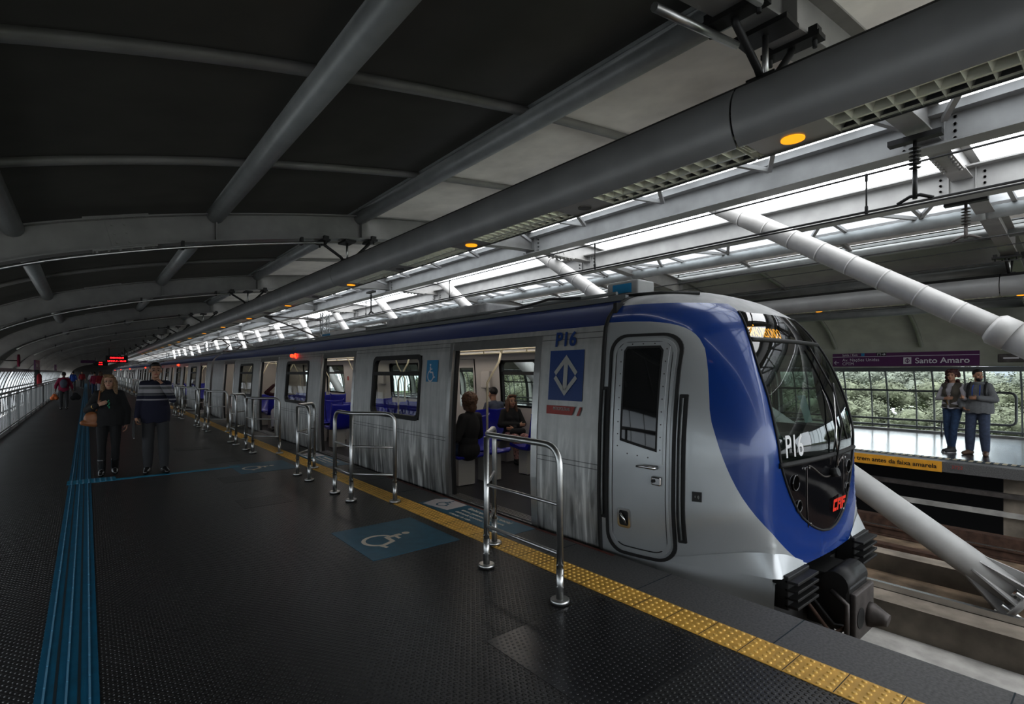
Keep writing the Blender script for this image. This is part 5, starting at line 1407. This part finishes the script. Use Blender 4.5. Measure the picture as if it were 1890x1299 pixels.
        for v in sh.data.vertices: v.co.z = max(v.co.z, P['an' + s_].z - .083)
        if wear.get('sole'):
            an, to = P['an' + s_], P['to' + s_]; d = (to - an); d.z = 0; d.normalize(); c = (an + to) / 2; R = Mat.Rotation(-math.atan2(d.x, d.y), 3, 'Z')
            MB().box((c.x + d.x * .01, c.y + d.y * .01, an.z - .075), (.088, .27, .02), R, .008).build('sole', M_[wear['sole']], t)
    st = wear.get('style', 'short')
    def hair(m):
        m.ell(hp(0, -.022, .052), (.082, .092, .086), RH, 16, 10)
        if st == 'short': m.ell(hp(0, .020, .098), (.060, .062, .030), RH)
        if st == 'long':
            for s_ in (-1, 1):
                m.cap(hp(s_ * .066, -.01, .06), hp(s_ * .082, .005, -.09), .034, .040); m.cap(hp(s_ * .082, .005, -.09), hp(s_ * .10, .02, -.20), .040, .028)
            m.cap(hp(0, -.08, .03), hp(0, -.085, -.16), .06, .06); m.cap(hp(-.07, -.06, .0), hp(-.085, -.05, -.19), .045, .03); m.cap(hp(.07, -.06, .0), hp(.085, -.05, -.19), .045, .03)
            m.cap(hp(-.05, .05, .105), hp(.05, .045, .11), .03, .03)
        if st == 'curly':
            r_ = random.Random(5)
            for i in range(40):
                a = r_.uniform(0, 2 * PI); h = r_.uniform(-.17, .12); y = -.03 + .1 * math.sin(a)
                if y > .02 and h < .06: continue
                m.ell(hp(.098 * math.cos(a), y, h), (.034,) * 3)
            m.ell(hp(0, -.03, .05), (.10, .10, .10), RH)
        if st == 'afro':
            m.ell(hp(0, -.03, .05), (.118, .118, .115), RH); m.cap(hp(0, -.07, 0), hp(0, -.08, -.08), .07, .06)
    def cutface(m):
        hair(m)
    if st != 'none':
        h = blob('hair', hair, .009 if vox < .012 else .012, M_[wear['hair']], t, 2, (.03, .03) if st in ('curly', 'afro') else (.012, .02))
        if st in ('short', 'long'):
            Ri = RH.inverted()
            for v in h.data.vertices:   # keep the hair off the face
                q = Ri @ (v.co - hd)
                if q.z < .066 and q.y > .02 and abs(q.x) < .062: v.co = hp(q.x, .015, q.z)
    if wear.get('beard'):
        def f(m): m.ell(hp(0, .034, -.062), (.056, .058, .055), RH); m.ell(hp(0, .066, -.088), (.028, .026, .026), RH)
        blob('beard', f, .009, M_[wear['hair']], t, 2)
    if wear.get('glasses'):
        m = MB()
        for s_ in (-1, 1):
            m.path([hp(s_ * .033 + .021 * math.cos(a * PI / 5), .094, .006 + .016 * math.sin(a * PI / 5)) for a in range(10)], .0018, 5, closed=True); m.path([hp(s_ * .054, .092, .010), hp(s_ * .078, .0, .010)], .0018, 5)
        m.path([hp(-.013, .097, .01), hp(.013, .097, .01)], .0018, 5); m.build('glasses', M_['mull'], t)
    if wear.get('collar'):
        MB().path([P['neck'] + Vec((.075 * math.sin(a), .072 * math.cos(a) + .005, -.025 - .035 * max(0, math.cos(a)))) for a in [i * 2 * PI / 18 for i in range(18)]], .02, 8, closed=True).build('collar', M_[wear['collar']], t)
    t.location = loc; t.rotation_euler = (0, 0, rot); t.scale = (k, k, k)
    t['_k'] = 0; del t['_k']
    return t
def local(t): return Mat.Translation(t.location) @ t.rotation_euler.to_matrix().to_4x4() @ Mat.Diagonal((*t.scale, 1))
def place(mb, t): 
    M4 = local(t); mb.v = [tuple(M4 @ Vec(v)) for v in mb.v]; return mb
FC = PI     # facing the near end of the station
# walking woman in black with a shoulder bag (her right side is at the picture's left)
p = person('woman in black with long fair hair, walking with a brown shoulder bag', (.27, 10.22, 0), FC - .05 + .02, 1.57,
           dict(knR=(.10, .05, .51), anR=(.10, .02, .085), toR=(.11, .17, .03), knL=(-.09, .06, .50), anL=(-.08, -.08, .10), toL=(-.085, .07, .035),
                elR=(.29, -.04, 1.13), wrR=(.17, .15, 1.22), pR=(-.8, .3, .35), elL=(-.25, -.03, 1.12), wrL=(-.245, .05, .88), yaw=-.12),
           dict(skin='skin', hair='hairblond', style='long', top='cblack', bottom='cblack', shoe='leather', boot=.42, loose=.026, hem=.86, width=1.08, belly=.03, glasses=1, flare=.008, sleeve=.03), 'f', .008)
m = MB().ell((0, 0, 0), (.10, .045, .04)); 
M4 = local(p); wl = lambda *a: M4 @ Vec(a)
t = thing('shoulder_bag', 'brown leather shoulder bag hanging on the woman in black', 'bag', tuple(wl(.24, .05, 1.0)))
def bag(m):
    m.ell((.235, .09, .99), (.11, .055, .13)); m.cap((.19, .09, .90), (.35, .10, .93), .055, .045); m.cap((.21, .09, 1.06), (.25, .09, 1.05), .05)
o = blob('bag_body', bag, .012, M_['brown_l'], None, 4); o.parent = t; o.data.transform(Mat.Translation(-t.location) @ M4)
m = MB().path([(.17, .10, 1.12), (.14, .105, 1.30), (.125, .06, 1.455), (.13, -.08, 1.44), (.18, -.12, 1.2), (.24, -.05, 1.05)], .012, 8); place(m, p).build('bag_strap', M_['brown_l'], t)
m = MB().path([(.20 + .036 * math.cos(a), .135 + .02 * math.cos(a), 1.20 + .036 * math.sin(a)) for a in [i * PI / 6 for i in range(12)]], .006, 6, closed=True)
solo('bracelet', place(m, p), M_['gold'], 'gold bracelet on the wrist of the woman in black', 'bracelet')
m = MB()
for i in range(7): m.ell((.005 + .012 * math.sin(i * 2), .185 - .004 * i, 1.30 - .022 * i), (.009, .007, .012), None, 8, 6)
solo('necklace', place(m, p), M_['green'], 'green bead necklace on the woman in black', 'necklace')
# walking man in the striped sweater
gw = (.30, .29, .30); gd = (.12, .12, .125); nv = (.012, .013, .032)
swm = stripes('striped_sweater', [(1.365, 1.39, gw), (1.325, 1.365, gd), (1.265, 1.325, gw), (1.245, 1.265, (.05, .05, .06)), (1.225, 1.245, gd), (1.15, 1.172, gw)], nv)
p = person('man in a striped navy sweater walking with his hand on his chin', (.85, 9.98, 0), FC - .02, 1.76,
           dict(knR=(.10, .04, .50), anR=(.10, -.04, .09), toR=(.13, .11, .03), knL=(-.10, .09, .51), anL=(-.11, .06, .09), toL=(-.13, .22, .035),
                elL=(-.22, .12, 1.15), wrL=(-.075, .205, 1.40), pL=(.45, -.25, .9), elR=(.205, -.04, 1.13), wrR=(.245, .03, .89), curl=.9),
           dict(skin='skin2', hair='hairbl', style='short', top=swm, bottom='cdgrey', shoe='leather', loose=.012, hem=.80, width=.95, belly=.02, glasses=1, flare=.022, collar='cwhite', sleeve=.02), 'm', .008)
M4 = local(p)
m = MB().box((.285, .08, .70), (.03, .20, .26), Mat.Rotation(.15, 3, 'X'), .006); place(m, p)
t = thing('notebook', 'dark notebook carried low by the man in the striped sweater', 'notebook', tuple(M4 @ Vec((.31, .06, .78)))); m.build('cover', M_['black'], t)
m = MB().box((.285, .172, .70), (.012, .012, .25), Mat.Rotation(.15, 3, 'X')); place(m, p).build('page_edge', M_['cwhite'], t)
# far walkers
back = 0.
p = person('person in a magenta top walking away with a backpack and two bags', (-.76, 29.4, 0), 0., 1.62, dict(anR=(.10, -.12, .10), knR=(.10, .02, .5), toR=(.1, .02, .03), anL=(-.10, .06, .085), toL=(-.1, .2, .03), elR=(.27, -.02, 1.12), elL=(-.27, -.02, 1.12), wrR=(.32, .04, .88), wrL=(-.30, .04, .88)),
           dict(skin='skin3', hair='hairbl', style='short', top='cmag', bottom='cdgrey', shoe='leather', width=1.15, loose=.025, sleeve=.5), 'm', .013)
M4 = local(p)
def lump(name, label, cat, mat, shapes, p, strap=None):
    M4 = local(p); o0 = M4 @ Vec(shapes[0][0]); t = thing(name, label, cat, tuple(o0))
    o = blob('bag_body', lambda m: [m.ell(c, r) for c, r in shapes], .014, M_[mat], None, 4); o.data.transform(Mat.Translation(-o0) @ M4); o.parent = t
    if strap: m = MB().path(strap, .012, 6); place(m, p).build('strap', M_[mat], t)
lump('backpack', 'dark purple backpack on the person in the magenta top', 'backpack', 'cslate', [((0, -.20, 1.22), (.14, .09, .20)), ((0, -.22, 1.10), (.12, .08, .10))], p, [(.10, -.14, 1.38), (.12, .06, 1.43), (.13, .12, 1.25)])
lump('shopping_bag', 'orange bag carried in the hand of the walker in magenta', 'bag', 'orangebag', [((-.33, .05, .62), (.10, .08, .12)), ((-.40, .05, .53), (.09, .1, .09)), ((-.26, .05, .53), (.09, .1, .09))], p, [(-.40, .05, .62), (-.32, .06, .82), (-.26, .05, .62)])
lump('duffel_bag', 'big black bag carried in the hand of the walker in magenta', 'bag', 'cblack', [((.42, .05, .62), (.13, .11, .15)), ((.34, .08, .53), (.12, .13, .12)), ((.50, .08, .55), (.12, .13, .13))], p, [(.34, .05, .68), (.33, .06, .82), (.42, .05, .75)])
person('person in a blue shirt walking away beyond the magenta top', (-.9, 58., 0), .0, 1.68, dict(anR=(.10, -.1, .1)), dict(skin='skin2', hair='hairbl', style='short', top='cblue', bottom='cdgrey', shoe='leather', sleeve=.5), 'm', .016)
person('person in a red shirt walking in the far middle of the platform', (-.35, 66., 0), PI, 1.70, dict(anR=(.10, -.1, .1)), dict(skin='skin2', hair='hairbl', style='short', top='cred', bottom='cdgrey', shoe='leather', sleeve=.5), 'm', .016)
person('stout person in a red top behind the fair-haired woman', (.72, 44.5, 0), .3, 1.66, dict(anR=(.10, -.1, .1)), dict(skin='skin2', hair='hairbr', style='long', top='cred', bottom='clgrey', shoe='leather', width=1.3, belly=.04, sleeve=.6), 'f', .016)
person('person in a dark pink top beside the stout person in red', (.42, 46., 0), -.2, 1.62, dict(anL=(-.10, -.1, .1)), dict(skin='skin2', hair='hairbl', style='short', top='cmag', bottom='cjean', shoe='leather', width=1.1, sleeve=.5), 'm', .016)
person('distant person in pale shirt and jeans near the guide strip', (.35, 61., 0), PI, 1.68, dict(anL=(-.10, -.1, .1)), dict(skin='skin3', hair='hairbl', style='short', top='clgrey', bottom='cjean', shoe='leather', sleeve=.4), 'm', .016)
# the couple on the opposite platform, side by side at the edge
face = lambda dx, dy: math.atan2(-dx, dy)
p = person('woman in olive vest and jeans holding the arm of the man beside her', (13.38, 2.33, 0), face(-.9, .15) - .15, 1.66,
           dict(knR=(.08, .03, .50), anR=(.05, -.02, .085), toR=(.06, .14, .03), knL=(-.06, .06, .51), anL=(-.02, .03, .085), toL=(-.02, .19, .03),
                elL=(-.26, .05, 1.14), wrL=(-.30, .26, 1.17), pL=(-.7, .6, .1), elR=(.24, .06, 1.13), wrR=(.0, .25, 1.14), pR=(-.85, .4, .1), yaw=.15, hipR=(.085, 0, .93)),
           dict(skin='skin2', hair='hairred', style='curly', top='clgrey', bottom='cjean', shoe='cdgrey', sole='cwhite', hem=.93, loose=.008, width=.92, flare=.006, sleeve=.04), 'f', .009)
def vest(m):
    m.ell((0, 0, 1.27), (.175, .142, .20), None, 16, 10); m.ell((-.07, .05, 1.27), (.09, .10, .11)); m.ell((.07, .05, 1.27), (.09, .10, .11)); m.ell((0, .01, 1.10), (.165, .138, .19), None, 16, 10); m.ell((0, 0, .98), (.190, .16, .09), None, 16, 10); m.cap((.13, -.01, 1.40), (-.13, -.01, 1.40), .075)
v = blob('vest', vest, .011, M_['colive'], p, 5)
bm = bmesh.new(); bm.from_mesh(v.data); bmesh.ops.delete(bm, geom=[f for f in bm.faces if abs(f.calc_center_median().x) < .022 + .12 * max(0, f.calc_center_median().z - 1.12) and f.calc_center_median().y > .04], context='FACES'); bm.to_mesh(v.data); bm.free()
MB().path([(0, .145, 1.0), (.03, .15, 1.1)], .006, 6).build('zip', M_['gold'], p)
p = person('bearded man in grey hoodie and jeans with a backpack looking at the woman', (13.30, 1.93, 0), face(-.95, .1), 1.66,
           dict(hipR=(.10, 0, .93), anR=(.14, -.02, .085), toR=(.18, .13, .03), knR=(.12, .03, .5), anL=(-.11, -.02, .085), toL=(-.14, .13, .03), elR=(.30, -.02, 1.13), wrR=(.22, .13, .98), pR=(-.6, .3, -.6), elL=(-.27, .06, 1.14), wrL=(-.06, .21, 1.17), pL=(.9, .3, .0), yaw=.75),
           dict(skin='skin2', hair='hairbl', style='short', beard=1, top='cgrey', bottom='cjean2', shoe='bootbr', boot=.12, loose=.030, hem=.86, width=1.12, belly=.03, flare=.030, sleeve=.05), 'm', .009)
MB().path([(.1 * math.sin(a), .085 * math.cos(a) - .01, 1.445 + .02 * math.cos(a)) for a in [i * PI / 9 for i in range(18)]], .032, 8, closed=True).build('hood', M_['cgrey'], p)
for s_ in (-1, 1): MB().path([(s_ * .05, .095, 1.43), (s_ * .06, .145, 1.34), (s_ * .058, .155, 1.22)], .008, 6).build('drawstring', M_['cord'], p)
M4 = local(p); t = thing('backpack', 'black backpack with two straps worn by the bearded man', 'backpack', tuple(M4 @ Vec((0, -.2, 1.2))))
o = blob('bag_body', lambda m: m.ell((0, -.22, 1.2), (.15, .09, .22)), .014, M_['cblack'], None, 3); o.data.transform(Mat.Translation(-t.location) @ M4); o.parent = t
for s_ in (-1, 1): m = MB().path([(s_ * .11, -.16, 1.38), (s_ * .125, -.02, 1.485), (s_ * .13, .09, 1.42), (s_ * .135, .145, 1.28), (s_ * .16, .10, 1.12)], .020, 6); place(m, p).build('strap', M_['cblack'], t)
# passengers in the lead car
SIT = dict(pel=(0, -.02, .50), che=(0, -.05, .80), neck=(0, -.05, 1.01), head=(0, -.02, 1.175), hipR=(.09, 0, .50), hipL=(-.09, 0, .50), knR=(.10, .42, .50), knL=(-.10, .42, .50), anR=(.10, .42, .085), anL=(-.10, .42, .085), toR=(.11, .56, .03), toL=(-.11, .56, .03),
           shR=(.155, -.06, .965), shL=(-.155, -.06, .965), elR=(.24, -.02, .70), elL=(-.24, -.02, .70), wrR=(.10, .20, .62), wrL=(-.10, .20, .62))
def sit(label, u, w, rot, H, wear, sex='m', **kw):
    q = dict(SIT); q.update(kw); return person(label, (TV + w, u, .0), rot, H, q, wear, sex, .011)
sit('passenger with curly dark hair in black, back turned, inside the nearest door', 6.05, -.88, .25, 1.74, dict(skin='skin3', hair='hairbr', style='afro', top='cblack', bottom='cjean', shoe='leather', loose=.03), 'f')
sit('passenger with short dark hair in grey, back turned, behind the seated woman', 7.95, 1.02, 0., 1.76, dict(skin='skin2', hair='hairbl', style='short', top='cslate', bottom='cdgrey', shoe='leather', loose=.025), 'm')
p = sit('seated woman with glasses and dark cardigan facing the nearest open door', 7.2, .90, PI - .25, 1.60, dict(skin='skin2', hair='hairbr', style='long', top='cblack', bottom='cfloral', shoe='leather', loose=.025, width=1.12, belly=.03, glasses=1), 'f', wrR=(-.06, .18, .72), wrL=(.06, .2, .66), elR=(.25, .0, .72), elL=(-.25, .0, .72), pR=(-.9, .2, 0), pL=(.9, .2, 0))
t = thing('handbag', 'small dark handbag on the lap of the seated woman', 'bag', (TV + .9, 7.0, .62)); o = blob('bag_body', lambda m: m.cap((-.1, .26, .60), (.1, .26, .60), .07), .014, M_['cblack'], None, 3); o.data.transform(Mat.Translation(-t.location) @ local(p)); o.parent = t
sit('passenger in dark red raising an arm to the head inside the third door', 15.55, -.85, PI - .3, 1.72, dict(skin='skin3', hair='hairbl', style='short', top='cmaroon', bottom='clgrey', shoe='leather'), 'm', elR=(.30, .12, 1.05), wrR=(.10, .02, 1.26), pR=(-.8, -.2, .4))
# ================================================================ CAMERA, LIGHT
cam = bpy.data.cameras.new('camera'); co = bpy.data.objects.new('camera', cam); C.objects.link(co); sc.camera = co
cam.sensor_width = 36; cam.lens = 36 * 950 / 1890; cam.shift_y = 37.5 / 1890; cam.clip_end = 600; cam.clip_start = .05
co.location = (0, 0, 1.6); co.rotation_euler = (PI / 2, 0, -math.atan2(785, 950))
w = bpy.data.worlds.new('sky'); sc.world = w; w.use_nodes = True; N = w.node_tree.nodes; L = w.node_tree.links
tc = N.new('ShaderNodeTexCoord'); sp_ = N.new('ShaderNodeSeparateXYZ'); L.new(tc.outputs['Generated'], sp_.inputs[0])
cr = N.new('ShaderNodeValToRGB'); cr.color_ramp.elements[0].position = .0; cr.color_ramp.elements[0].color = (.62, .66, .70, 1); cr.color_ramp.elements[1].position = .6; cr.color_ramp.elements[1].color = (.95, .96, .98, 1)
L.new(sp_.outputs['Z'], cr.inputs[0]); L.new(cr.outputs[0], N['Background'].inputs[0]); N['Background'].inputs[1].default_value = 2.6
def portal(loc, rot, sx, sy):
    l = bpy.data.lights.new('portal', 'AREA'); l.shape = 'RECTANGLE'; l.size = sx; l.size_y = sy; l.cycles.is_portal = True
    o = bpy.data.objects.new('portal', l); C.objects.link(o); o.location = loc; o.rotation_euler = rot
sc.cycles.max_bounces = 8; sc.cycles.diffuse_bounces = 4; sc.cycles.glossy_bounces = 4; sc.cycles.transmission_bounces = 4; sc.cycles.transparent_max_bounces = 12
sc.cycles.use_denoising = True; sc.cycles.sample_clamp_indirect = 6.
sc.cycles.caustics_reflective = False; sc.cycles.caustics_refractive = False
sc.view_settings.view_transform = 'Standard'; sc.view_settings.look = 'None'; sc.view_settings.exposure = 1.2; sc.view_settings.gamma = .82
